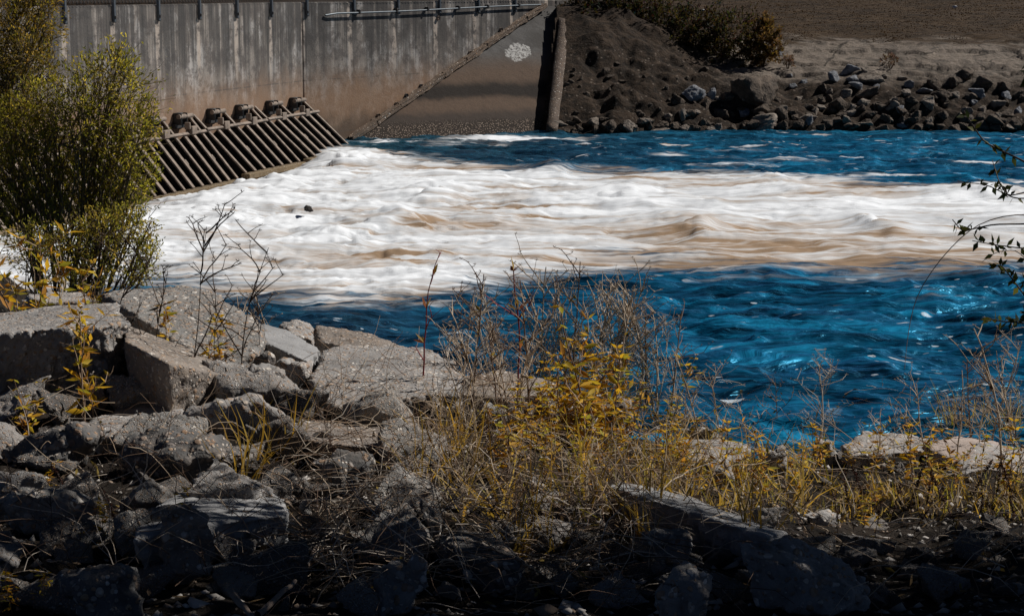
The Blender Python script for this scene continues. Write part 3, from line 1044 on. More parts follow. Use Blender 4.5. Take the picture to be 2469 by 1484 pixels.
    tea_shade = np.exp(-(np.maximum(XG - c[0], 0) / 3.6) ** 2) * smooth(30.5, 33.5, YG + w1)
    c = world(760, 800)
    tea_shade = np.maximum(tea_shade, .85 * np.exp(-((XG - c[0] + .5 * w1) / 1.5) ** 2 - ((YG - c[1]) / 2.2) ** 2))  # dark spot painted in for shade and the reflection of dark rocks
    V = np.stack([XG, YG, h], -1).reshape(-1, 3)
    idx = np.arange(XG.size).reshape(sh)
    F = np.stack([idx[:-1, :-1], idx[:-1, 1:], idx[1:, 1:], idx[1:, :-1]], -1).reshape(-1, 4)
    return mesh_np('river_water', V, F, mat_water(), smoothed=True, attrs={'rapid': rap2, 'foam': foam, 'fx': fx, 'fy': fy, 'tea_shade': tea_shade})


def mat_water():
    n = NT("river_water")
    at = lambda k: n.n('ShaderNodeAttribute', attribute_name=k).outputs['Fac']
    rap, foam, fx, fy, tea_shade = at('rapid'), at('foam'), at('fx'), at('fy'), at('tea_shade')
    cv = n.n('ShaderNodeCombineXYZ'); n.l(fx, cv.inputs[0]); n.l(fy, cv.inputs[1])
    P = cv.outputs[0]
    s1 = n.noise(n.mapping(P, (.28, 2.4, 1)), 1.0, 5, .62, .8)
    s2 = n.noise(n.mapping(P, (.55, 7.5, 1), (4, 2, 0)), 1.0, 4, .6, .6)
    s3 = n.noise(n.mapping(P, (1.2, 20., 1), (1, 7, 3)), 1.0, 3, .6, .4)
    f = n.math('ADD', foam, n.math('MULTIPLY', n.math('SUBTRACT', s1, .5), 2.3))
    f = n.math('ADD', f, n.math('MULTIPLY', n.math('SUBTRACT', s2, .5), 1.25))
    f = n.math('ADD', f, n.math('MULTIPLY', n.math('SUBTRACT', s3, .5), .8))
    ramp = n.n('ShaderNodeValToRGB')
    cr = ramp.color_ramp
    cr.elements[0].position = 0.0; cr.elements[0].color = (.31, .215, .14, 1)
    cr.elements[1].position = 1.0; cr.elements[1].color = (.83, .85, .87, 1)
    for p, q in ((.10, (.39, .305, .235, 1)), (.24, (.475, .42, .375, 1)), (.42, (.57, .55, .53, 1)), (.68, (.65, .67, .69, 1))):
        e_ = cr.elements.new(p); e_.color = q
    n.l(f, ramp.inputs[0])
    # clear water: river blue, reflections painted in, brown where it is shallow, foam flecks
    lo = n.noise(n.mapping(P, (.35, 1.1, 1), (7, 3, 0)), 1.0, 4, .6, .4)
    str1 = n.noise(n.mapping(P, (.9, 3.6, 1), (5, 1, 0)), 1.0, 5, .62, .9)
    str2 = n.noise(n.mapping(P, (2.2, 11., 1), (2, 8, 0)), 1.0, 4, .6, .6)
    refl_band = n.math('ADD', n.math('MULTIPLY', lo, .8), n.math('ADD', n.math('MULTIPLY', str1, 1.1), n.math('MULTIPLY', str2, .6)))  # bands painted in for bright sky reflections and dark wave troughs
    blue = n.mix(n.step(refl_band, 1.06, 1.30), (.0003, .005, .013), (.002, .052, .108))
    blue = n.mix(n.step(refl_band, 1.27, 1.50), blue, (.009, .19, .35))
    blue = n.mix(n.math('MULTIPLY', tea_shade, .88), blue, n.mix(n.step(refl_band, 1.1, 1.4), (.003, .004, .006), (.022, .024, .028)))  # darkens the shallows and the painted near-left shade
    wv = n.noise(n.mapping(P, (.55, 5.5, 1), (3, 9, 0)), 1.0, 5, .65, .8)
    r2 = n.math('ADD', rap, n.math('MULTIPLY', n.math('SUBTRACT', wv, .5), n.math('MULTIPLY', n.math('MULTIPLY', rap, n.math('SUBTRACT', 1.0, rap)), 7.0)))
    r2 = n.step(r2, .15, .72)
    vo = n.voro(n.mapping(P, (3.0, 9.0, 1)), 1.0)
    rc = n.sep(vo.outputs['Color'])
    fl = n.math('MULTIPLY', n.step(rc[0], .80, .84), n.step(n.math('SUBTRACT', n.math('MULTIPLY', rc[1], .38), vo.outputs['Distance']), .0, .06))
    fl = n.math('MULTIPLY', fl, n.step(n.noise(n.mapping(P, (.5, .5, 1), (2, 5, 0)), 1.0, 3, .6), .42, .56))
    vo2 = n.voro(n.mapping(P, (7.0, 22.0, 1)), 1.0)
    rc2 = n.sep(vo2.outputs['Color'])
    fl2 = n.math('MULTIPLY', n.step(rc2[0], .82, .86), n.step(n.math('SUBTRACT', n.math('MULTIPLY', rc2[1], .38), vo2.outputs['Distance']), .0, .06))
    fl2 = n.math('MULTIPLY', fl2, n.step(n.noise(n.mapping(P, (.4, .7, 1), (8, 1, 0)), 1.0, 3, .6), .46, .6))
    fl = n.math('MAXIMUM', fl, fl2)
    col = n.mix(r2, blue, ramp.outputs[0])
    col = n.mix(n.math('MULTIPLY', fl, n.math('SUBTRACT', .85, n.math('MULTIPLY', r2, .8), clamp=True)), col, (.6, .66, .7))
    hb = n.noise(n.mapping(P, (3.5, 11., 1)), 1.0, 3, .6, .4)
    hb2 = n.noise(n.mapping(P, (9., 26., 1)), 1.0, 2, .6, .4)
    bh = n.math('ADD', n.math('MULTIPLY', hb, 1.0), n.math('MULTIPLY', hb2, .35))
    nb_ = n.n('ShaderNodeBump'); nb_.inputs['Distance'].default_value = .05
    n.l(bh, nb_.inputs['Height']); n.l(n.math('SUBTRACT', .7, n.math('MULTIPLY', r2, .5)), nb_.inputs['Strength'])
    df = n.n('ShaderNodeBsdfDiffuse'); n.l(col, df.inputs[0]); n.l(nb_.outputs[0], df.inputs['Normal'])
    gl = n.n('ShaderNodeBsdfGlossy'); gl.inputs['Color'].default_value = (.15, .62, .95, 1); gl.inputs['Roughness'].default_value = .30
    n.l(nb_.outputs[0], gl.inputs['Normal'])
    fr = n.n('ShaderNodeFresnel'); fr.inputs[0].default_value = 1.33; n.l(nb_.outputs[0], fr.inputs['Normal'])
    mx = n.n('ShaderNodeMixShader')
    n.l(n.math('MULTIPLY', fr.outputs[0], n.math('SUBTRACT', 1.0, n.math('MULTIPLY', r2, .95))), mx.inputs[0])
    n.l(df.outputs[0], mx.inputs[1]); n.l(gl.outputs[0], mx.inputs[2])
    n.l(mx.outputs[0], n.out.inputs[0])
    return n.m


tag(link('river_water', build_water()), kind='structure')
# dark snag poking through the foam
P = at_z(745, 500, .22)
o = link('driftwood_snag', rock_mesh('driftwood_snag', blob_pts(.16, .22, .16, 12, 5), mat_rock("wet_black_wood", (.03, .025, .02), (.015, .012, .01), 12.), .012, None, 0, .015, 9., 2., .02), None, P)
tag(o, 'small dark snag poking out of the white rapid', 'driftwood')

# ------------------------------------------------------------------ near bank ground
def near_z(X, Y):
    X = np.asarray(X, float); Y = np.asarray(Y, float)
    a = np.interp(Y, [-30, 0, 4.5, 6, 7.5, 9, 10.2, 11.4, 14, 40], [2.5, 1.45, 1.38, 1.24, 1.05, .78, .25, -.45, -1.2, -1.5])
    b = np.interp(Y, [-30, 0, 4.5, 6, 8, 9.6, 11, 12.5, 14, 40], [2.5, 1.5, 1.44, 1.38, 1.26, 1.0, .5, -.3, -1.2, -1.5])
    c = np.interp(Y, [-30, 0, 4.5, 6, 8, 12, 15, 17, 19, 40], [2.5, 1.5, 1.45, 1.4, 1.3, 1.1, .8, .1, -1.0, -1.5])
    t = smooth(1.2, -.8, X); s = smooth(-2.3, -4.2, X)
    z = a * (1 - t) + b * t
    z = z * (1 - s) + c * s
    return z + (fbm(p2(X, Y, 1.3, 1.3, 6.), 4) * .10).reshape(z.shape) + (fbm(p2(X, Y, 6, 6, 3.), 3) * .035).reshape(z.shape)


ys = np.concatenate([np.linspace(-12, 3.4, 30), np.linspace(3.5, 12, 260), np.linspace(12.1, 22, 80)])
xs = np.concatenate([np.linspace(-16, -3.5, 50)[:-1], np.linspace(-3.5, 3.5, 240), np.linspace(3.6, 14, 50)])
XX, YY = np.meshgrid(xs, ys)
ZZ = near_z(XX, YY)
idx = np.arange(XX.size).reshape(XX.shape)
F4 = np.stack([idx[:-1, :-1], idx[:-1, 1:], idx[1:, 1:], idx[1:, :-1]], -1).reshape(-1, 4)


def mat_soil():
    n = NT("dark_bank_soil")
    P = n.geo()
    a = n.noise(P, 5, 6, .7); b = n.noise(P, 45, 4, .7)
    c = n.mix(n.step(a, .35, .65), (.010, .008, .006), (.032, .024, .018))
    vo = n.voro(P, 38.)
    rc = n.sep(vo.outputs['Color'])
    m = n.math('MULTIPLY', n.step(rc[0], .6, .7), n.step(n.math('SUBTRACT', n.math('MULTIPLY', rc[1], .45), vo.outputs['Distance']), 0, .08))
    c = n.mix(n.math('MULTIPLY', m, .8), c, (.17, .145, .12))
    h = n.math('ADD', n.math('MULTIPLY', m, .8), n.math('MULTIPLY', b, 1.0))
    return n.principled(c, .95, n.bump(h, .02, 1.0), spec=.1)


me = mesh_np('near_bank', np.stack([XX, YY, ZZ], -1).reshape(-1, 3), F4, mat_soil(), smoothed=True)
tag(link('near_bank', me), kind='structure')

# ------------------------------------------------------------------ foreground slabs
MC = {
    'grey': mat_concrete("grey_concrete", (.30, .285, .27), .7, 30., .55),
    'peb': mat_concrete("pebbled_concrete", (.25, .24, .225), .95, 27., .45),
    'smooth': mat_concrete("smooth_concrete", (.33, .325, .32), .10, 60., .35, (.2, .19, .18), .5),
    'tan': mat_concrete("tan_concrete", (.25, .215, .185), .7, 34., .5, (.30, .21, .14)),
    'pale': mat_concrete("pale_concrete", (.38, .36, .34), .9, 28., .35),
    'pink': mat_concrete("pinkish_concrete", (.44, .36, .31), .08, 50., .15, (.42, .32, .26), .5),
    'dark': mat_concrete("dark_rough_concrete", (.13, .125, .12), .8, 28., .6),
}
GRP = 'broken concrete slabs and rocks of the near bank'
SLABS = []


def slab(poly, mat, label, thick=.3, push=(0, .0), voxel=.014, top_amp=.008, side_amp=.03, cat='concrete slab', name='concrete_slab', chips=.03, freq=8.0, to_ground=True):
    T = np.array([at_Y(*p) for p in poly])
    c0 = T.mean(0)
    u, s, vt = np.linalg.svd(T - c0)
    nrm = vt[2] if vt[2][2] > 0 else -vt[2]
    Bt = T.copy()
    Bt[:, 0] = c0[0] + (T[:, 0] - c0[0]) * .94 + push[0]
    Bt[:, 1] = c0[1] + (T[:, 1] - c0[1]) * .94 + push[1]
    zb = T[:, 2] - thick
    if to_ground:
        g_ = near_z(Bt[:, 0], Bt[:, 1]) - .05
        zb = np.where(zb > g_, np.minimum(zb, g_), zb)
        zb = np.maximum(zb, T[:, 2] - thick - .35)
    Bt[:, 2] = zb
    pts = np.concatenate([T, Bt])
    base = np.array([c0[0], c0[1], pts[:, 2].min()])
    sd = len(SLABS) * 1.7 + 1
    me = rock_mesh(name, pts - base, MC[mat], voxel, nrm, top_amp, side_amp, freq, sd, chips)
    o = link(name, me, None, base)
    tag(o, label, cat, GRP)
    SLABS.append((o, np.mean([p[0] for p in poly]), np.mean([p[1] for p in poly])))
    return o


def rubble(cx, cy, w, h, Y, mat, label, seed, voxel=.014, n=14, rough=.03, depth=.8, name='concrete_rubble', cat='rock', tilt=0.0):
    c = at_Y(cx, cy, Y)
    s = Y / FOC
    pts = blob_pts(w * s * 1.08, w * s * depth, h * s * 1.15, n, seed)
    if tilt:
        ca, sa = math.cos(tilt), math.sin(tilt)
        x_, z_ = pts[:, 0].copy(), pts[:, 2].copy()
        pts[:, 0] = x_ * ca - z_ * sa; pts[:, 2] = x_ * sa + z_ * ca
    c = c + np.array([0, .25 * w * s * depth, 0])
    # carry the underside down into the soil
    gz = float(near_z(np.array([c[0]]), np.array([c[1]]))[0])
    low = pts[:, 2] < 0
    need = c[2] + pts[:, 2].min() - (gz - .04)
    if need > 0: pts[low, 2] -= need * .8
    base = np.array([0, 0, pts[:, 2].min()])
    me = rock_mesh(name, pts - base, MC[mat], voxel, None, 0, rough, 6.0, seed * .77, .035)
    o = link(name, me, None, c + base)
    tag(o, label, cat, GRP)
    SLABS.append((o, cx, cy))
    return o


slab([(242, 708, 9.5), (300, 694, 9.6), (440, 687, 9.6), (503, 700, 9.5), (545, 738, 9.2), (632, 775, 9.0), (638, 806, 8.7), (612, 858, 8.45), (560, 888, 8.3), (470, 855, 8.35), (390, 805, 8.6), (300, 745, 9.0)], 'peb', 'largest pebbled grey slab tilted towards the viewer below the green shrub', .3, (0, .1), .014, .014, .03)
slab([(-80, 762, 8.7), (0, 753, 8.7), (180, 734, 8.8), (268, 727, 8.8), (286, 742, 8.3), (296, 775, 8.0), (255, 788, 7.8), (120, 792, 7.7), (-20, 808, 7.6), (-80, 815, 7.6)], 'grey', 'long flat topped grey slab with a deep dark front at the left edge', .36, (0, .12), .014, .01, .06)
slab([(298, 782, 8.3), (345, 798, 8.3), (440, 832, 8.2), (545, 885, 7.95), (540, 903, 7.7), (402, 874, 7.35), (300, 820, 7.6)], 'tan', 'tan square edged concrete block below the largest pebbled slab', .34, (0, .06), .013, .006, .012, chips=.012)
slab([(628, 778, 9.3), (690, 792, 9.3), (775, 842, 9.0), (745, 873, 8.5), (634, 822, 8.75)], 'smooth', 'smooth grey flat slab wedged right of the largest pebbled slab', .10, (0, .08), .012, .003, .012)
slab([(672, 784, 10.0), (712, 765, 10.1), (740, 778, 10.1), (766, 802, 10.0), (757, 818, 9.8), (700, 800, 9.8)], 'pale', 'small pale pointed rock behind the smooth flat slab', .25, (0, 0), .012, .02, .03, name='concrete_rubble', cat='rock')
slab([(762, 788, 9.7), (795, 783, 9.8), (900, 808, 9.6), (1003, 846, 9.3), (960, 850, 9.0), (860, 842, 9.0), (770, 822, 9.2)], 'tan', 'brown slab sloping down to the blue water behind the speckled slab', .25, (0, .0), .013, .015, .035)
slab([(782, 842, 8.9), (830, 832, 9.0), (960, 838, 9.0), (1030, 838, 8.9), (1088, 866, 8.7), (1122, 906, 8.4), (1108, 932, 8.1), (1050, 945, 7.9), (950, 962, 7.7), (830, 985, 7.5), (768, 968, 7.6), (745, 905, 8.2)], 'grey', 'broad speckled slab in the middle, in front of the dark blue water', .32, (0, .15), .014, .012, .05)
slab([(698, 1034, 7.1), (742, 1012, 7.4), (900, 1018, 7.4), (1010, 1030, 7.3), (1035, 1058, 6.9), (900, 1078, 6.55), (770, 1066, 6.55), (705, 1056, 6.7)], 'tan', 'flat brown slab in shade below the broad speckled slab', .4, (0, .2), .014, .008, .05)
rubble(640, 918, 118, 92, 7.7, 'grey', 'jagged grey rock between the tan block and the broad speckled slab', 21)
rubble(700, 898, 115, 52, 8.2, 'pale', 'low pale rock behind the jagged grey rock', 22)
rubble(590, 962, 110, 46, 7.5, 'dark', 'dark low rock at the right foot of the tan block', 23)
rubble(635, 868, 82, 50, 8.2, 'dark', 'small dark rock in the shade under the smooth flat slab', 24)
rubble(560, 1025, 250, 125, 6.9, 'grey', 'wide rugged rock below the tan block', 25, .015, 18, .03)
slab([(196, 1036, 7.0), (250, 992, 7.4), (330, 974, 7.6), (430, 974, 7.6), (462, 1000, 7.3), (360, 1048, 6.7), (230, 1056, 6.7)], 'grey', 'grey flat faced rock left of the wide rugged rock', .25, (0, .05), .014, .02, .04, name='concrete_rubble', cat='rock')
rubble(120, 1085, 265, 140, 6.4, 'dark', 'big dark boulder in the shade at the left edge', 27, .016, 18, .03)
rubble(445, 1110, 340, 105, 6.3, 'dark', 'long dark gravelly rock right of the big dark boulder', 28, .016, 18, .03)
slab([(318, 1250, 5.35), (430, 1180, 5.8), (505, 1162, 6.0), (640, 1174, 5.9), (688, 1198, 5.7), (698, 1238, 5.35), (600, 1252, 5.2), (480, 1240, 5.2), (400, 1272, 5.05), (322, 1296, 4.95)], 'smooth', 'dim flat grey slab near the bottom with a worn smooth top', .25, (0, .1), .011, .006, .03)
rubble(435, 1310, 200, 165, 5.0, 'tan', 'gravelly brown rock leaning in front of the dim flat slab', 30, .011, 14, .03, .7, tilt=.4)
rubble(742, 1210, 62, 85, 5.6, 'peb', 'small upright pebbly rock right of the dim flat slab', 31, .010)
rubble(120, 1240, 290, 150, 5.4, 'peb', 'dark pebble studded rock in the bottom left shade', 32, .012, 18, .03)
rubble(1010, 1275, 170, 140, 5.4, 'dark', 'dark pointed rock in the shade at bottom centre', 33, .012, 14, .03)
rubble(955, 1415, 130, 190, 4.75, 'peb', 'leaning gravelly rock at the bottom edge', 34, .010, 14, .03, .8, tilt=-.7)
slab([(1040, 1300, 5.3), (1110, 1262, 5.5), (1180, 1290, 5.4), (1255, 1345, 5.1), (1240, 1365, 4.95), (1120, 1330, 5.0)], 'dark', 'low dark slab with a pale edge beside the yellow grass tuft', .2, (0, .05), .011, .02, .04)
slab([(1466, 1172, 6.1), (1500, 1160, 6.3), (1600, 1178, 6.2), (1700, 1213, 6.0), (1892, 1282, 5.5), (1855, 1293, 5.25), (1700, 1247, 5.5), (1560, 1200, 5.75)], 'smooth', 'long narrow slab with a black front in the yellow grass', .36, (.0, .16), .011, .006, .03)
rubble(1612, 1300, 150, 62, 5.2, 'peb', 'low pebbly rock in the shade under the long narrow slab', 37, .010)
rubble(1965, 1372, 370, 150, 4.85, 'grey', 'big grey boulder at the bottom right', 138, .012, 13, .022)
slab([(2026, 1070, 8.5), (2078, 1038, 8.8), (2205, 1044, 8.8), (2258, 1060, 8.6), (2235, 1086, 8.3), (2050, 1096, 8.2)], 'pale', 'pale speckled slab by the water in the yellow grass at right', .2, (0, 0), .014, .012, .03)
slab([(2228, 1064, 8.4), (2300, 1050, 8.6), (2400, 1062, 8.5), (2425, 1078, 8.2), (2370, 1094, 8.0), (2300, 1112, 7.9), (2240, 1082, 8.15)], 'pink', 'smooth pinkish slab between the two pale slabs at right', .2, (0, 0), .014, .006, .02)
slab([(2300, 1112, 7.9), (2360, 1066, 8.3), (2500, 1080, 8.3), (2520, 1155, 7.5), (2400, 1150, 7.5), (2318, 1142, 7.55)], 'pale', 'white pebbled slab at the right edge', .2, (0, 0), .014, .012, .03)
rubble(1986, 1080, 72, 55, 8.5, 'pale', 'small pale pointed rock left of the pale speckled slab', 42)
rubble(1705, 1045, 175, 45, 8.7, 'pale', 'rough pale rock half hidden by weeds at the water edge', 43)
slab([(1600, 1075, 8.2), (1640, 1052, 8.5), (1760, 1058, 8.4), (1810, 1078, 8.1), (1790, 1108, 7.7), (1650, 1110, 7.7)], 'grey', 'grey slab lying in the yellow weeds below the rough pale rock', .2, (0, 0), .014, .01, .03)
rubble(1870, 1095, 105, 38, 8.0, 'pale', 'low pale rock in the grass right of the grey slab', 45)
rubble(1985, 1252, 125, 60, 6.3, 'pale', 'pale stone in the grass above the big grey boulder', 46)
rubble(1745, 1140, 115, 48, 7.1, 'grey', 'grey stone in the grass above the long narrow slab', 47)
slab([(1105, 905, 8.9), (1200, 890, 9.1), (1330, 915, 9.0), (1340, 945, 8.6), (1230, 960, 8.4), (1110, 950, 8.4)], 'tan', 'tan slab behind the tall dry weeds in the middle', .22, (0, 0), .014, .015, .03)
rubble(1395, 1005, 120, 45, 7.8, 'pale', 'pale rock under the leafy yellow weeds', 49)
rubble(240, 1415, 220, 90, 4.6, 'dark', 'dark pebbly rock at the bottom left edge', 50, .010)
rubble(1290, 1175, 85, 45, 6.3, 'grey', 'small grey rock in the dry grass at bottom centre', 51, .012)
rubble(1660, 1415, 170, 100, 4.5, 'peb', 'pebbly rock low in the black shade left of the big boulder', 52, .010)
slab([(60, 712, 10.6), (120, 702, 10.8), (215, 706, 10.7), (230, 724, 10.3), (100, 730, 10.2)], 'pale', 'pale slab behind the long flat slab under the shrub', .2, (0, 0), .015, .012, .03)
rubble(230, 915, 70, 60, 7.6, 'tan', 'small pale stone in the black gap under the long flat slab', 54, .012, 12, .03, .4)
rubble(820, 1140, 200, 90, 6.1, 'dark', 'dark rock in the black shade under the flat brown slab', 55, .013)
rubble(1180, 1005, 130, 60, 7.6, 'grey', 'grey stone under the dry weeds right of the broad speckled slab', 56, .013)
rubble(1480, 985, 110, 50, 8.3, 'tan', 'tan stone behind the leafy yellow weeds', 57, .013)
# filler rubble in the gaps
FILL = []
fp = []
for k in range(9):
    pts = blob_pts(1, np.random.default_rng(300 + k).uniform(.7, 1), np.random.default_rng(400 + k).uniform(.5, .8), 9 + k % 3, 500 + k)
    trio = [rock_mesh('rubble_rock', pts, MC[('dark', 'peb', 'grey')[k % 3]], .03, None, 0, .035, 3.2, k * 1.3, .04)]
    fp.append(trio[0])
for k in range(150):
    if k < 70: x, y = random.uniform(-40, 1050), random.uniform(960, 1480)
    elif k < 125: x, y = random.uniform(1050, 2469), random.uniform(1230, 1480)
    else: x, y = random.uniform(1050, 2469), random.uniform(1010, 1200)
    FILL.append((x, y, random.uniform(45, 150) if k < 125 else random.uniform(30, 75), k))
for k in range(30):
    FILL.append((-30 + (k % 6) * 190 + random.uniform(-60, 60), 1010 + (k // 6) * 108 + random.uniform(-30, 30), random.uniform(190, 340), 200 + k))
for k in range(22):
    FILL.append((1080 + (k % 11) * 130 + random.uniform(-40, 40), 1340 + (k // 11) * 90 + random.uniform(-30, 30), random.uniform(90, 190), 300 + k))

SLM = [('the largest pebbled slab', 440, 780), ('the long flat slab', 120, 765), ('the tan block', 450, 890), ('the smooth flat slab', 700, 825), ('the broad speckled slab', 930, 900), ('the flat brown slab', 860, 1045), ('the wide rugged rock', 560, 1025),
       ('the big dark boulder', 120, 1085), ('the dim flat slab', 540, 1210), ('the dark pointed rock', 1010, 1275), ('the long narrow slab', 1680, 1220), ('the big grey boulder', 1960, 1362), ('the pale speckled slab', 2140, 1065), ('the pinkish slab', 2330, 1080),
       ('the white pebbled slab', 2420, 1110), ('the grey slab in the weeds', 1700, 1080), ('the tan slab behind the weeds', 1220, 925), ('the pale rock under the weeds', 1395, 1005), ('the jagged grey rock', 640, 918), ('the pebble studded rock', 120, 1240), ('the pale grass stone', 1985, 1252)]

for (x, y, w, k) in FILL:
    P = march(near_z, x, y, 3.8, 13, 300)
    if P[2] < .3 or P[1] > 10.5: continue
    sc = w * P[1] / FOC
    o = link('rubble_rock', fp[k % 9], None, P + np.array([0, 0, sc * .12]))
    o.scale = (sc, sc, sc)
    o.rotation_euler = (random.uniform(-.5, .5), random.uniform(-.5, .5), random.uniform(0, 6.28))
    sz = 'small' if w < 60 else ('fist sized' if w < 80 else ('chunky' if w < 150 else 'large'))
    kin = ('dark rough', 'pebbly', 'grey')[k % 3]
    tag(o, rel_label(x, y, f'{sz} {kin} rock', SLM), 'rock', 'loose rubble between the slabs')

# gravel washed out of the concrete
n_ = 5200
px_ = rng.uniform(-100, 2560, n_); py_ = rng.uniform(960, 1500, n_)
PP = np.array([march(near_z, a, b, 3.6, 13, 110) for a, b in zip(px_, py_)])
PP = PP[(PP[:, 2] > .25) & (PP[:, 1] < 10.8)]; n_ = len(PP)
gv, gf_ = [], []
oct_v = np.array([(1, 0, 0), (-1, 0, 0), (0, 1, 0), (0, -1, 0), (0, 0, 1), (0, 0, -1)], float)
oct_f = np.array([(0, 2, 4), (2, 1, 4), (1, 3, 4), (3, 0, 4), (2, 0, 5), (1, 2, 5), (3, 1, 5), (0, 3, 5)])
cols_ = []
for k in range(n_):
    r_ = rng.uniform(.006, .018) * (1.8 if rng.random() < .08 else 1)
    v_ = (oct_v + rng.normal(size=(6, 3)) * .25) * r_ * np.array([1, .8, .65])
    gv.append(v_ + PP[k] + [0, 0, r_ * .3]); gf_.append(oct_f + 6 * k)
    c_ = np.array([(.36, .33, .30), (.30, .22, .16), (.22, .2, .18), (.5, .46, .42), (.16, .14, .12)][int(rng.integers(5))])
    cols_.append(np.tile(c_ * rng.uniform(.7, 1.1), (6, 1)))
M_gravel = mat_leaf("gravel", .0, .8)
tag(link('gravel', mesh_np('gravel', np.concatenate(gv), np.concatenate(gf_), M_gravel, np.concatenate(cols_), True)), 'loose gravel scattered between the slabs', 'gravel', kind='stuff')

# ------------------------------------------------------------------ plants
M_leaf = mat_leaf("leaf", .5)
M_shrub = mat_leaf("shrub_leaf", .68)
M_stem = mat_leaf("dry_stem", .25, .8)
M_dark = mat_leaf("dark_stem", .03, .8)
M_flower = mat_leaf("white_petal", .3)


def bend(p0, d, ln, n=5, curl=.15, grav=0.0):
    pts = [np.array(p0, float)]
    d = np.array(d, float); d /= np.linalg.norm(d)
    for k in range(n):
        d = d + rng.normal(size=3) * curl / n ** .5 + np.array([0, 0, -grav / n])
        d /= np.linalg.norm(d)
        pts.append(pts[-1] + d * ln / n)
    return np.array(pts)


BEIGE = [(.60, .48, .35), (.48, .35, .24), (.28, .18, .12), (.66, .57, .47)]
YEL = [(.64, .37, .02), (.58, .40, .03), (.72, .42, .03), (.40, .34, .03), (.55, .25, .03), (.62, .33, .02)]


def pick(L, j=.15):
    c = np.array(L[int(rng.integers(len(L)))]); return np.clip(c * rng.uniform(1 - j, 1 + j), 0, 1)


def star(g, p, r, c, n=7):
    for _ in range(n):
        d = rng.normal(size=3); d[2] = abs(d[2]) * .6 + .1; d /= np.linalg.norm(d)
        g.tube([p, p + d * r], .0012, .0007, c, 3)


def flower(gf, p, r):
    ang = np.arange(6) / 6 * 2 * math.pi + rng.uniform(0, 1)
    tilt = rng.normal(size=3) * .3
    d = np.stack([np.cos(ang), np.sin(ang), np.full(6, .15)], 1) + tilt
    gf.leaves(np.tile(p, (6, 1)), d, r, r * .6, (.75, .76, .78), .05)
    gf.tube([p - np.array([0, 0, .003]), p + np.array([0, 0, .006])], r * .33, r * .28, (.5, .28, .02), 6)


def weed(h, style, seed_r=.012):
    """returns (stem, leaf, seed_head) Geos in local coordinates, base at the origin"""
    gs, gl, gf = Geo(), Geo(), []
    lean = np.array([rng.normal() * .16, rng.normal() * .1, 1.0])
    cs = pick(BEIGE) if style in ('dry', 'leafy') else (np.array([.075, .05, .035]) if style == 'dark' else (np.array([.26, .045, .05]) if style == 'red' else pick(BEIGE)))
    main = bend((0, 0, -.04), lean, h, 8, .22)
    gs.tube(main, .0058 if style != 'dark' else .0031, .0026 if style != 'dark' else .0013, cs)
    nb = {'dry': 11, 'leafy': 7, 'dark': 9, 'red': 3}[style]
    for k in range(nb):
        f = rng.uniform(.25, .97)
        i = min(int(f * 8), 7); p = main[i] + (main[i + 1] - main[i]) * (f * 8 - i)
        az = rng.uniform(0, 2 * math.pi); el = rng.uniform(.5, 1.1)
        d = np.array([math.cos(az) * math.cos(el), math.sin(az) * math.cos(el), math.sin(el)])
        ln = h * rng.uniform(.18, .42) * (1.15 - .5 * f)
        br = bend(p, d, ln, 5, .25)
        gs.tube(br, .0036, .0018, cs * rng.uniform(.8, 1.15), 3)
        for q in range(int(rng.integers(1, 4))):
            j = int(rng.integers(2, 6)); az = rng.uniform(0, 6.28); el = rng.uniform(.3, 1.1)
            d2_ = np.array([math.cos(az) * math.cos(el), math.sin(az) * math.cos(el), math.sin(el)])
            tw = bend(br[j], d2_, ln * rng.uniform(.25, .5), 3, .2)
            gs.tube(tw, .0021, .0012, cs, 3)
            if style in ('dry', 'dark'): star(gs, tw[-1], seed_r, cs * rng.uniform(.6, 1.1), 6)
        if style in ('dry', 'dark'): star(gs, br[-1], seed_r, cs * .8, 6)
        elif style == 'leafy' and rng.random() < .25:
            gf.append(Geo()); flower(gf[-1], br[-1], .018)
        if style == 'leafy':
            for j in (2, 4):
                m = 2
                dd_ = rng.normal(size=(m, 3)); dd_[:, 2] = dd_[:, 2] * .5 + .25
                gl.leaves(np.tile(br[j], (m, 1)), dd_, rng.uniform(.05, .10, m), rng.uniform(.016, .032, m), np.array([pick(YEL) for _ in range(m)]))
    if style == 'leafy':
        for k in range(2, 9):
            m = 3
            dd_ = rng.normal(size=(m, 3)); dd_[:, 2] = dd_[:, 2] * .5 + .2
            sc = 1.0 - .06 * k
            gl.leaves(np.tile(main[k], (m, 1)), dd_, rng.uniform(.08, .16, m) * sc, rng.uniform(.028, .052, m) * sc, np.array([pick(YEL) for _ in range(m)]))
    if style == 'red':
        for k in (4, 6, 8):
            dd_ = rng.normal(size=(3, 3)); dd_[:, 2] = abs(dd_[:, 2]) + .4
            gl.leaves(np.tile(main[k], (3, 1)), dd_, .07, .018, np.array([pick([(.35, .22, .03), (.3, .1, .03)]) for _ in range(3)]))
        star(gs, main[-1], .02, cs, 8)
    if style in ('dry', 'dark') and rng.random() < .8:
        m = 6
        ii = rng.integers(1, 7, m)
        dd_ = rng.normal(size=(m, 3)); dd_[:, 2] -= .4
        cc = np.array([pick([(.10, .06, .03), (.2, .12, .05), (.3, .2, .03)] if style == 'dry' else [(.03, .02, .012), (.06, .03, .02)]) for _ in range(m)])
        gl.leaves(main[ii], dd_, rng.uniform(.03, .07, m), .015, cc)
    return gs, gl, gf


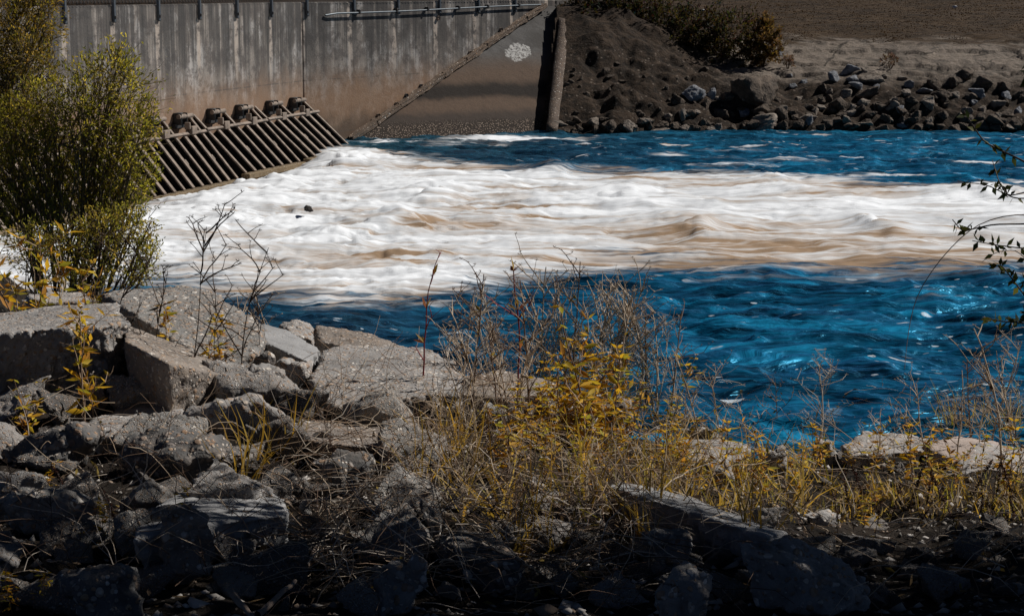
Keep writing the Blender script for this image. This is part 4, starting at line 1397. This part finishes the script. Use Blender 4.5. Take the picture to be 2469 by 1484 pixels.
def dock(h):
    """dried dark seed spike"""
    gs, gl, gf = Geo(), Geo(), Geo()
    main = bend((0, 0, -.04), (rng.normal() * .15, rng.normal() * .1, 1), h, 7, .2)
    cs = np.array([.06, .035, .025])
    gs.tube(main, .004, .002, cs)
    n_ = 90
    f = rng.uniform(.45, 1, n_) * 7; i = np.minimum(f.astype(int), 6)
    p = main[i] + (main[i + 1] - main[i]) * (f - i)[:, None]
    dd_ = rng.normal(size=(n_, 3)); dd_[:, 2] -= .2
    gf.leaves(p, dd_, rng.uniform(.012, .03, n_), .012, np.array([pick([(.05, .025, .018), (.03, .018, .012), (.10, .03, .02)]) for _ in range(n_)]))
    dd_ = rng.normal(size=(8, 3)); gl.leaves(main[rng.integers(1, 5, 8)], dd_, .06, .018, np.array([pick([(.05, .03, .015), (.2, .14, .02)]) for _ in range(8)]))
    return gs, gl, gf


def plant_from(parts, name):
    root = empty(name, (0, 0, 0))
    for nm, g, m in (('stem', parts[0], M_stem), ('foliage', parts[1], M_leaf), ('seed_spike', parts[2], M_flower)):
        if isinstance(g, list):
            for f in g: link('flower', f.mesh('flower', m), root)
        elif g.n: link(nm, g.mesh(nm, m), root)
    return root


def copy_tree(o, parent=None):
    c = o.copy(); COL.objects.link(c)
    if parent: c.parent = parent
    for ch in o.children: copy_tree(ch, c)
    return c


PROT = {}
for st, cnt in (('dry', 7), ('leafy', 6), ('dark', 4), ('red', 2)):
    PROT[st] = [plant_from(weed(.7, st), {'dry': 'dry_weed', 'leafy': 'leafy_weed', 'dark': 'dark_weed', 'red': 'red_stem_weed'}[st]) for _ in range(cnt)]
PROT['dock'] = [plant_from(dock(.5), 'dock_plant') for _ in range(4)]
first = {(k, i): True for k in PROT for i in range(len(PROT[k]))}
WHAT = {'dry': 'dry branching weed', 'leafy': 'yellow leaved weed', 'dark': 'dark leafless weed', 'red': 'red stemmed weed', 'dock': 'dark dried seed spike'}
CATS = {'dry': 'weed', 'leafy': 'weed', 'dark': 'weed', 'red': 'weed', 'dock': 'weed'}
GRPS = {'dry': 'dry weeds along the near bank', 'leafy': 'yellow leaved weeds along the near bank', 'dark': 'dark leafless weeds along the near bank', 'red': 'red stemmed weeds', 'dock': 'dark dried seed spikes in the grass'}
pcount = {k: 0 for k in PROT}


def place(st, x, ytip, ybase, Y=None, label=None, rz=None, tilt=(0, 0)):
    """tip at pixel (x, ytip); base on the bank near row ybase (or at depth Y)"""
    if Y is None:
        P = march(near_z, x, ybase, 3.8, 13, 500)
    else:
        q = at_Y(x, ybase, Y); P = np.array([q[0], Y, float(near_z(np.array([q[0]]), np.array([Y]))[0])])
    tip = at_Y(x, ytip, P[1])
    h = max(.12, tip[2] - P[2])
    i = pcount[st] % len(PROT[st]); pcount[st] += 1
    o = PROT[st][i] if first[(st, i)] else copy_tree(PROT[st][i])
    first[(st, i)] = False
    base_h = .5 if st == 'dock' else .7
    k = h / base_h
    kx = k ** .75
    o.location = P
    o.scale = (kx, kx, k)
    o.rotation_euler = (tilt[0], tilt[1], random.uniform(0, 6.28) if rz is None else rz)
    size = 'tall' if h > .55 else ('short' if h < .3 else 'knee high')
    tag(o, label or rel_label(x, ybase if Y is None else ytip, f'{size} {WHAT[st]}', SLM), CATS[st], GRPS[st])
    return o


U = random.uniform
# tall dry cluster in the middle
for (x, yt) in ((1110, 690), (1140, 640), (1175, 700), (1215, 660), (1250, 720), (1290, 690), (1300, 600), (1340, 630), (1370, 610), (1400, 650), (1420, 640), (1450, 690), (1480, 655), (1510, 680), (1530, 650), (1560, 720), (1590, 760), (1350, 720), (1230, 760), (1460, 760), (1405, 740), (1180, 780), (1280, 800), (1540, 790), (1640, 840), (1120, 760), (1315, 690), (1385, 690)):
    place('dry', x + U(-8, 8), yt, U(960, 1035))
for k in range(26):
    x = random.choice([U(1100, 1260), U(1270, 1440), U(1400, 1620)])
    place('dry', x, U(640, 800), U(960, 1060))
# yellow leafy
for k in range(16):
    place('leafy', U(1230, 1620), U(820, 960), U(1000, 1090))
for k in range(20):
    place('leafy', U(1200, 1640), U(940, 1080), U(1090, 1190))
for (x, yt) in ((1240, 900), (1290, 930), (1330, 880), (1360, 840), (1385, 790), (1410, 870), (1440, 900), (1475, 850), (1510, 900), (1550, 890), (1590, 930), (1390, 950), (1460, 960), (1530, 960), (1270, 980), (1340, 985), (1620, 950), (1665, 985), (1720, 1000), (1500, 1000), (1420, 700)):
    place('leafy', x + U(-8, 8), yt, U(1010, 1100))
for x in np.linspace(1610, 2440, 24):
    place('leafy', x + U(-25, 25), U(1010, 1110), U(1130, 1220))
# dry weeds in front of the blue water, right
for (x, yt) in ((1700, 860), (1760, 880), (1815, 940), (1880, 900), (1960, 870), (2020, 960), (2110, 970), (2180, 960), (2240, 900), (2300, 880), (2340, 850), (2385, 790), (2420, 760), (2450, 830), (2360, 930), (2210, 980), (1660, 900), (1790, 985), (1925, 985), (2410, 900), (2060, 1010), (2150, 1020), (2280, 980), (2465, 900), (2330, 1000)):
    place('dry', x + U(-6, 6), yt, U(1075, 1130))
place('dry', 1952, 838, 1100)
# left weeds over the pebbled slab
place('dark', 440, 520, 0, 7.9, 'tall dark branching weed standing before the largest pebbled slab', 2.1)
place('dark', 560, 560, 0, 8.3)
place('dark', 330, 620, 0, 8.2)
place('dark', 500, 660, 0, 8.0)
place('dark', 610, 700, 0, 8.6)
place('dark', 250, 560, 0, 8.8)
place('dry', 640, 690, 0, 9.6); place('dry', 590, 700, 0, 9.6)
for (x, yt, Y) in ((160, 745, 7.2), (60, 640, 9.4), (20, 600, 9.6), (110, 610, 9.8), (150, 640, 9.6), (40, 660, 9.2), (90, 560, 10.2), (200, 660, 9.6), (480, 790, 8.0), (390, 740, 8.2), (520, 760, 8.4), (30, 890, 7.0), (190, 760, 7.4)):
    place('leafy', x, yt, 0, Y)
# red stem leaning over the water
place('red', 1010, 640, 0, 8.2, 'single red stem leaning left over the dark water', .3, (0, -.25))
place('red', 1250, 620, 0, 8.4, 'thin red stem standing among the dry weeds')
# dark spikes, right and shaded foreground
for (x, yt, yb) in ((2050, 1130, 1260), (2090, 1110, 1240), (2140, 1160, 1270), (2190, 1090, 1230), (2230, 1140, 1260), (2280, 1120, 1240), (2330, 1090, 1220), (2370, 1150, 1270), (2400, 1110, 1230), (2450, 1100, 1240), (2020, 1180, 1290), (2110, 1200, 1300), (2200, 1190, 1300), (2440, 1170, 1280), (2310, 1180, 1290)):
    place('dock', x, yt, yb)
for (x, yt, yb) in ((2400, 1080, 1230), (2450, 1050, 1220), (2340, 1140, 1260), (2465, 1130, 1290), (2060, 1190, 1310), (2260, 1200, 1330), (800, 1010, 1110), (845, 1050, 1150), (420, 980, 1120), (340, 1010, 1130), (300, 1100, 1260), (120, 1160, 1330), (60, 1080, 1260), (230, 1130, 1300), (560, 1170, 1330), (640, 1210, 1340), (700, 1150, 1300), (860, 1190, 1330), (1200, 1210, 1380), (1400, 1260, 1400), (1310, 1160, 1330), (900, 1120, 1250), (980, 1090, 1240), (180, 1260, 1420), (520, 1280, 1430), (380, 1200, 1380)):
    place('dark', x, yt, yb)
for (x, yt, yb) in ((820, 1040, 1140), (1000, 1140, 1240), (420, 1010, 1090), (170, 1090, 1200), (300, 1160, 1300), (1740, 1330, 1440)):
    place('dock', x, yt, yb)
for (x, yt, yb) in ((1060, 900, 1060), (1090, 960, 1100), (1150, 930, 1110), (1190, 1000, 1150), (1080, 1040, 1190), (1130, 1080, 1230), (1220, 1040, 1180), (1010, 1000, 1130), (1280, 1080, 1220), (1380, 1060, 1200), (1240, 1140, 1290), (1430, 1060, 1180), (1100, 1150, 1290)):
    place('dry', x, yt, yb)
for (x, yt, yb) in ((450, 1180, 1300), (110, 1110, 1200), (80, 1390, 1470), (30, 1420, 1480), (2120, 1130, 1240), (250, 1210, 1330), (2080, 1180, 1280)):
    place('leafy', x, yt, yb)

# ---- grass (uncountable)
def grass_patch(g, px, py, n_, h0, h1, cols, spread=12, lean=.35):
    for k in range(n_):
        x, y = px + random.gauss(0, spread), py + random.gauss(0, spread * .35)
        P = march(near_z, x, y, 3.8, 13, 120)
        d = (rng.normal() * lean, rng.normal() * lean, 1)
        h = rng.uniform(h0, h1)
        p = bend(P - np.array([0, 0, .02]), d, h, 4, .25, .35)
        w = rng.uniform(.0022, .0045)
        sd = np.array([math.cos(k), math.sin(k), 0]) * w
        prof = np.array([1, .95, .8, .5, .05])[:, None]
        V = np.concatenate([p + sd * prof, p - sd * prof])
        F = [(j, j + 1, j + 6, j + 5) for j in range(4)]
        g.add(V, F, pick(cols))


g = Geo()
GY = [(.56, .33, .04), (.48, .31, .04), (.42, .30, .14), (.60, .40, .08), (.34, .28, .04), (.50, .40, .27), (.28, .19, .10), (.16, .11, .06)]
for k in range(150):
    x = U(1500, 2500); y = U(1120, 1240) if x < 1950 else U(1165, 1270)
    hh = U(.12, .34) if x < 1950 else U(.08, .2)
    grass_patch(g, x, y, int(U(5, 20)), hh * .4, hh, GY, U(8, 20), .5)
for k in range(22):
    grass_patch(g, U(1560, 1990), U(1085, 1120), 9, .12, .28, GY, 12)
for k in range(14):
    grass_patch(g, U(2280, 2480), U(1020, 1050), 8, .2, .45, GY, 12)
for k in range(62):
    grass_patch(g, U(1050, 1500), U(1040, 1260), int(U(3, 10)), .10, .36, GY + [(.20, .14, .08), (.12, .08, .05), (.5, .28, .04)] * 2, 14, .55)
for (x, y) in ((1215, 1260), (1235, 1330), (1250, 1345), (1085, 1100), (1120, 1090), (1590, 1290), (1800, 1360), (1840, 1320), (585, 1180), (700, 1090), (660, 1110), (610, 1150), (1010, 1180), (1330, 1340), (1560, 1330)):
    grass_patch(g, x, y, 14, .15, .36, [(.42, .24, .03), (.36, .24, .05)], 9)
tag(link('dry_grass', g.mesh('dry_grass', M_leaf)), 'yellow dry grass growing between the rocks of the near bank', 'grass', kind='stuff')

# ---- tangled straw, twigs and dead leaves lying about
g = Geo()
for k in range(1900):
    if k < 1100: x, y = U(700, 1700), U(960, 1480)
    else: x, y = U(0, 2469), U(930, 1480)
    P = march(near_z, x, y, 3.8, 12, 120) + np.array([0, 0, rng.uniform(.0, .16)])
    d = (rng.normal(), rng.normal() * .7, abs(rng.normal()) * .45)
    p = bend(P, d, rng.uniform(.08, .38), 5, .55, .5)
    g.tube(p, .0017, .0008, pick(BEIGE + [(.12, .08, .05)]), 3)
for k in range(1300):
    x, y = U(0, 2469), U(950, 1480)
    P = march(near_z, x, y, 3.8, 12, 120) + np.array([0, 0, rng.uniform(.01, .05)])
    g.leaves(P, rng.normal(size=(1, 3)), rng.uniform(.012, .05), .014, pick([(.12, .08, .05), (.2, .13, .06), (.07, .05, .03), (.28, .2, .05)]))
tag(link('ground_litter', g.mesh('ground_litter', M_stem)), 'tangle of straw, twigs and dead leaves over the near bank', 'litter', kind='stuff')

# fallen sticks
STICKS = [([(735, 1370), (762, 1320), (800, 1298), (832, 1270)], 5.0, 'crooked grey stick lying on the dark ground at bottom centre'), ([(620, 1480), (680, 1430), (712, 1400)], 4.5, 'straight brown stick at the bottom edge'), ([(555, 1430), (590, 1465), (620, 1500)], 4.4, 'short bent stick at the bottom edge left of the straight one')]
M_bark = mat_plain("grey_bark", (.20, .15, .115), .85, 0, .6, 40.)
for pl, Y, lab in STICKS:
    pts = np.array([at_Y(x, y, Y + (1400 - y) * .004) for x, y in pl])
    tt = np.linspace(0, len(pl) - 1, 14)
    pts = np.stack([np.interp(tt, range(len(pl)), pts[:, k]) for k in range(3)], 1)
    gz = near_z(pts[:, 0], pts[:, 1]); pts[:, 2] = np.maximum(pts[:, 2], gz + .01) + perlin(pts * 9) * .01
    gg = Geo(); gg.tube(pts - pts[0], .009, .005, (.2, .15, .1), 6)
    if len(pl) > 3: gg.tube(np.array([pts[8] - pts[0], pts[8] - pts[0] + [.05, .03, .06], pts[8] - pts[0] + [.07, .05, .13]]), .004, .002, (.2, .15, .1), 5)
    tag(link('fallen_stick', gg.mesh('fallen_stick', M_bark), None, pts[0]), lab, 'stick', 'fallen sticks')

# ------------------------------------------------------------------ shrubs
def shrub(name, base, blobs, Y, ncl, leaves_per, ln, cols, label, gap=0.0, twig_c=(.24, .18, .10), seedv=0, depth=.7, cat='shrub', grp=None, upb=.6):
    """blobs: (px, py, rpx) crown lobes at depth Y; twigs fan outwards from the stems"""
    bp = at_Y(base[0], base[1], Y)
    bp[2] = float((near_z if Y < 25 else far_z)(np.array([bp[0]]), np.array([bp[1]]))[0]) - .05
    root = empty(name, bp)
    gs, gl = Geo(), Geo()
    tot = sum(b[2] ** 2 for b in blobs)
    for (px, py, rp) in blobs:
        c = at_Y(px, py, Y) + np.array([0, rng.uniform(-.3, .3) * depth, 0])
        r = rp * Y / FOC
        mid = (bp + c) / 2 + np.array([rng.normal() * .12, rng.normal() * .1, .15])
        stem = np.array([bp, mid, c])
        tt = np.linspace(0, 1, 9)[:, None]
        stem = (1 - tt) ** 2 * bp + 2 * tt * (1 - tt) * mid + tt ** 2 * c
        gs.tube(stem - bp, .016, .006, twig_c, 5)
        k = max(8, int(ncl * rp ** 2 / tot))
        for q in range(k):
            d = rng.normal(size=3); d /= np.linalg.norm(d)
            d[1] *= depth
            rr = r * rng.uniform(.3, .85)
            st = c + d * rr
            td = d + np.array([0, 0, upb]) + rng.normal(size=3) * .3
            tl = r * rng.uniform(.35, .6) + (r * .45 if rng.random() < .3 else 0)
            tw = bend(st, td, tl, 4, .3)
            if q % 6 == 0:
                a_ = stem[int(rng.integers(4, 9))]
                m_ = (a_ + st) / 2 + rng.normal(size=3) * .05
                gs.tube(np.array([a_, m_, st]) - bp, .006, .003, twig_c, 3)
            gs.tube(tw - bp, .0028, .0012, twig_c, 3)
            if rng.random() < gap: continue
            m = int(leaves_per * rng.uniform(.6, 1.3))
            f = rng.uniform(0, 1, m) * 4; i = np.minimum(f.astype(int), 3)
            p = tw[i] + (tw[i + 1] - tw[i]) * (f - i)[:, None] + rng.normal(size=(m, 3)) * .018
            dv = td / np.linalg.norm(td) + rng.normal(size=(m, 3)) * .6
            base_c = pick(cols, .2)
            cc = np.clip(base_c[None] * rng.uniform(.75, 1.2) * rng.uniform(.65, 1.35, (m, 1)) + rng.normal(size=(m, 3)) * .008, .005, 1)
            gl.simple_leaves(p - bp, dv, rng.uniform(.6, 1.2, m) * ln, rng.uniform(.26, .4, m) * ln, cc)
    link('branches', gs.mesh('branches', M_stem), root)
    link('foliage', gl.mesh('foliage', M_shrub), root)
    tag(root, label, cat, grp)
    return root


GREEN = [(.31, .28, .025), (.38, .32, .03), (.45, .35, .04), (.24, .235, .022), (.52, .38, .05)]
OLIVE = [(.24, .175, .025), (.30, .20, .03), (.17, .14, .02), (.35, .22, .035)]
BRIGHT = [(.34, .29, .04), (.42, .32, .04), (.26, .25, .035), (.45, .32, .05)]
shrub('green_shrub', (130, 690), [(265, 215, 95), (215, 270, 105), (310, 290, 72), (150, 345, 110), (265, 370, 100), (335, 350, 52), (70, 420, 105), (190, 455, 110), (310, 430, 60), (60, 520, 80), (20, 330, 80), (350, 290, 38), (150, 520, 80), (290, 480, 55), (110, 240, 62), (60, 300, 75), (30, 420, 90), (365, 320, 26), (285, 170, 60), (290, 530, 55), (330, 515, 40), (230, 560, 60), (345, 420, 36), (335, 465, 36)], 14.0, 1750, 10, .036, GREEN, 'large feathery green shrub covering the left end of the racks', .0)
shrub('olive_shrub', (-120, 640), [(40, 70, 75), (-30, 120, 110), (75, 130, 62), (40, 220, 80), (-40, 260, 110), (95, 60, 45), (60, 290, 60), (100, 180, 50), (90, 10, 50)], 15.5, 1100, 11, .037, OLIVE, 'olive brown feathery shrub in the top left corner', .0)
shrub('sparse_shrub', (140, 735), [(300, 570, 70), (230, 600, 75), (330, 620, 50), (300, 660, 48), (150, 600, 70), (90, 650, 60), (250, 540, 50), (345, 570, 32), (60, 590, 60), (340, 660, 40), (200, 660, 60), (360, 610, 30)], 12.3, 520, 13, .029, BRIGHT, 'sparse yellow green shrub with white water showing through it', .15, (.13, .09, .06))
# far bank shrubs
shrub('far_shrub', (1520, 160), [(1470, 70, 70), (1540, 60, 70), (1600, 80, 75), (1430, 30, 60), (1520, 120, 65), (1600, 135, 60), (1660, 80, 60), (1500, 10, 50), (1405, 70, 50), (1440, 125, 45), (1390, 20, 40)], 45.2, 1100, 20, .10, [(.035, .028, .010), (.05, .036, .010), (.028, .024, .009)], 'low dark shrub on the far bank beside the apron', .0, (.05, .035, .02), depth=.9, grp='shrubs on the far bank')
shrub('far_shrub', (1740, 165), [(1700, 85, 58), (1760, 80, 56), (1730, 130, 58), (1790, 130, 50), (1670, 140, 50), (1620, 155, 38), (1560, 150, 36), (1750, 160, 40), (1800, 160, 34)], 45.0, 460, 20, .10, [(.05, .038, .010), (.065, .042, .012), (.035, .028, .010)], 'olive far shrub between the dark shrub and the golden bush', .0, (.05, .035, .02), depth=.9, grp='shrubs on the far bank')
shrub('far_shrub', (1840, 165), [(1838, 95, 38), (1845, 60, 22), (1860, 120, 28), (1820, 130, 32)], 44.8, 260, 20, .09, [(.13, .075, .02), (.16, .095, .028), (.10, .06, .018)], 'golden bush at the right end of the far shrubs', .0, (.09, .06, .03), depth=.9, grp='shrubs on the far bank')
for (x, y, r_, lab) in ((2146, 150, 15, 'rusty upright weed clump on the smooth rock shelf'), (1900, 145, 12, 'small dry weed clump right of the golden bush'), (2060, 185, 10, 'dry weed clump among the far boulders')):
    shrub('weed_clump', (x, y + 15), [(x, y, r_), (x + r_ * .5, y - r_ * .3, r_ * .7)], 44.5, 40, 8, .07, [(.16, .09, .045), (.12, .07, .04)], lab, .2, (.10, .06, .035), cat='weed clump')

# far dry grass (uncountable)
n_ = 110000
X = rng.uniform(1.0, 24, n_); Yv = 45.5 + rng.uniform(0, 1, n_) ** 1.5 * 34
keep = (np.abs(X) < Yv * .32) & (X > np.interp(Yv, [45, 50, 80], [6.2, 3.0, -2.0]))
X, Yv = X[keep], Yv[keep]
Z = far_z(X, Yv)
kk = (Z > 1.85 + .35 * perlin(p2(X, Yv, .8, .8, 3.)))
X, Yv, Z = X[kk], Yv[kk], Z[kk]
m = len(X)
cl = fbm(p2(X, Yv, .6, 1.2, 8.), 3)
cc = np.array([(.062, .034, .013)]) * (1 + 1.3 * cl[:, None]) * rng.uniform(.7, 1.25, (m, 1))
cc = np.clip(cc, .01, .4)
g = Geo()
dr = rng.normal(size=(m, 3)) * .5; dr[:, 2] = 1
g.simple_leaves(np.stack([X, Yv, Z - .02], 1), dr, rng.uniform(.02, .05, m) * (1 + .6 * cl), .035, cc)
tag(link('far_grass', g.mesh('far_grass', M_stem)), 'brown dry grass covering the far embankment', 'grass', kind='stuff')
for (x, y, lab) in ((2302, 22, 'scrap of white litter on the far grass near the top right'), (1697, 31, 'small pale scrap of litter in the far grass above the shrubs')):
    P = march(far_z, x, y, 44, 90)
    bm = bmesh.new(); bmesh.ops.create_icosphere(bm, subdivisions=2, radius=.06)
    for v in bm.verts: v.co += Vector(rng.normal(size=3) * .015); v.co.z *= .5
    o = bm_obj('litter_scrap', bm, mat_plain("white_paper", (.7, .7, .7), .7), None, 0, (P[0], P[1], P[2] + .06)); tag(o, lab, 'litter', 'litter on the far grass')

# ------------------------------------------------------------------ tree beside the viewer, its unseen crown shaped to shade the foreground
TB = np.array([4.7, 6.4, 0.0]); TB[2] = float(near_z(TB[:1], TB[1:2])[0]) - .1
root = empty('overhanging_tree', TB)
tag(root, 'leafy tree at the right whose twigs hang into the picture', 'tree')
gt = Geo()
tr = bend(TB, (-.05, -.03, 1), 3.6, 10, .12)
gt.tube(tr - TB, .11, .06, (.12, .09, .07), 8)
link('trunk', gt.mesh('trunk', M_bark), root)
gb, gl = Geo(), Geo()
GAPS = [at_Y(*q) for q in ((1900, 1305, 4.95), (2010, 1300, 4.95), (1960, 1340, 4.8), (540, 1200, 5.6), (640, 1200, 5.5), (440, 1250, 5.1), (1010, 1225, 5.4), (950, 1360, 4.75), (120, 1190, 5.4))]  # spots where crown lobes are thinned so sun reaches the rocks
for k in range(150):
    c = np.array([rng.uniform(-1.2, 6.8), 0, rng.uniform(3.9, 6.0)])
    c[1] = 5.85 + rng.uniform(-1.35, 1.1) + (c[2] - 4.6) * .35 + (.5 if c[0] > 4.3 else 0)
    if c[0] < 2.2 and rng.random() < .22: continue
    r = rng.uniform(.35, .62)
    if c[2] - r < 3.35: c[2] = 3.4 + r
    sdv = np.array(SD)
    hit = False
    for q in GAPS:
        w_ = c - q; w_ = w_ - sdv * np.dot(w_, sdv)
        if np.linalg.norm(w_) < r * .9 + .12: hit = True
    if hit and rng.random() < .62: continue
    a_ = tr[int(rng.integers(5, 11))]
    m_ = (a_ + c) / 2 + np.array([0, 0, .25])
    gb.tube(np.array([a_, m_, c]) - TB, .03, .01, (.12, .09, .07), 5)
    m = 320
    p = rng.normal(size=(m, 3)) * r * .5 + c
    gl.simple_leaves(p - TB, rng.normal(size=(m, 3)), rng.uniform(.05, .09, m), .045, np.array([(.07, .085, .02)]) * rng.uniform(.6, 1.5, (m, 1)))
link('limbs', gb.mesh('limbs', M_bark), root)
link('crown', gl.mesh('crown', M_leaf), root)


def hanging(pl, Y, nleaf, ln=.034, r=.0035, cols=((.05, .065, .02), (.08, .09, .02), (.13, .12, .02)), start=0.0):
    pts = np.array([at_Y(x, y, Y) for x, y in pl])
    tt = np.linspace(0, len(pl) - 1, 20)
    pts = np.stack([np.interp(tt, range(len(pl)), pts[:, k]) for k in range(3)], 1)
    pts[1:-1] = (pts[:-2] + pts[1:-1] * 2 + pts[2:]) / 4
    pts[:, 1] += np.linspace(0, .25, 20) * rng.normal()
    b, l = Geo(), Geo()
    b.tube(pts - TB, r, r * .4, (.16, .12, .10), 5)
    f = rng.uniform(start, 1, nleaf) * 19; i = np.minimum(f.astype(int), 18)
    p = pts[i] + (pts[i + 1] - pts[i]) * (f - i)[:, None]
    dv = rng.normal(size=(nleaf, 3)); dv[:, 1] *= .4
    if nleaf: l.leaves(p - TB, dv, rng.uniform(.7, 1.2, nleaf) * ln, rng.uniform(.4, .55, nleaf) * ln, np.array([pick([np.array(c) for c in cols]) for _ in range(nleaf)]), .1)
    bo = link('branch', b.mesh('branch', M_bark), root)
    if nleaf: link('leaves', l.mesh('leaves', M_leaf), bo)


hanging([(2620, 470), (2520, 535), (2469, 538), (2390, 537), (2340, 547), (2310, 553), (2285, 523)], 6.4, 16, .034, .004, start=.6)
hanging([(2620, 610), (2530, 605), (2469, 600), (2400, 592), (2350, 583)], 6.3, 20, .034, .0035, start=.35)
hanging([(2620, 440), (2540, 425), (2469, 388), (2420, 365), (2380, 345), (2352, 300), (2335, 270)], 6.6, 18, .036, .005, start=.3)
hanging([(2560, 470), (2469, 488), (2420, 462), (2360, 458)], 6.3, 18, .034, .003, start=.25)
hanging([(2560, 440), (2440, 478), (2425, 440), (2420, 395)], 6.3, 14, .032, .003, start=.3)
hanging([(2580, 150), (2480, 110), (2458, 160), (2455, 230), (2475, 300)], 5.9, 34, .042, .004, start=.2)
hanging([(2640, 870), (2540, 800), (2469, 700), (2435, 650), (2420, 655)], 6.2, 20, .036, .004, start=.3)
hanging([(2640, 900), (2540, 800), (2469, 745), (2420, 722), (2385, 705)], 6.2, 24, .038, .004, start=.3)
hanging([(2640, 920), (2540, 790), (2469, 785), (2425, 785), (2400, 780)], 6.2, 22, .036, .004, start=.3)
hanging([(2560, 640), (2469, 640), (2440, 640), (2400, 645)], 6.2, 12, .034, .0025, start=.3)
hanging([(2520, 520), (2430, 512), (2350, 530), (2295, 562), (2230, 622), (2180, 690), (2158, 750), (2145, 800), (2135, 845)], 6.6, 0, .03, .0022)
hanging([(2640, 700), (2540, 690), (2469, 610), (2430, 620), (2400, 650)], 6.0, 6, .034, .002, start=.3)
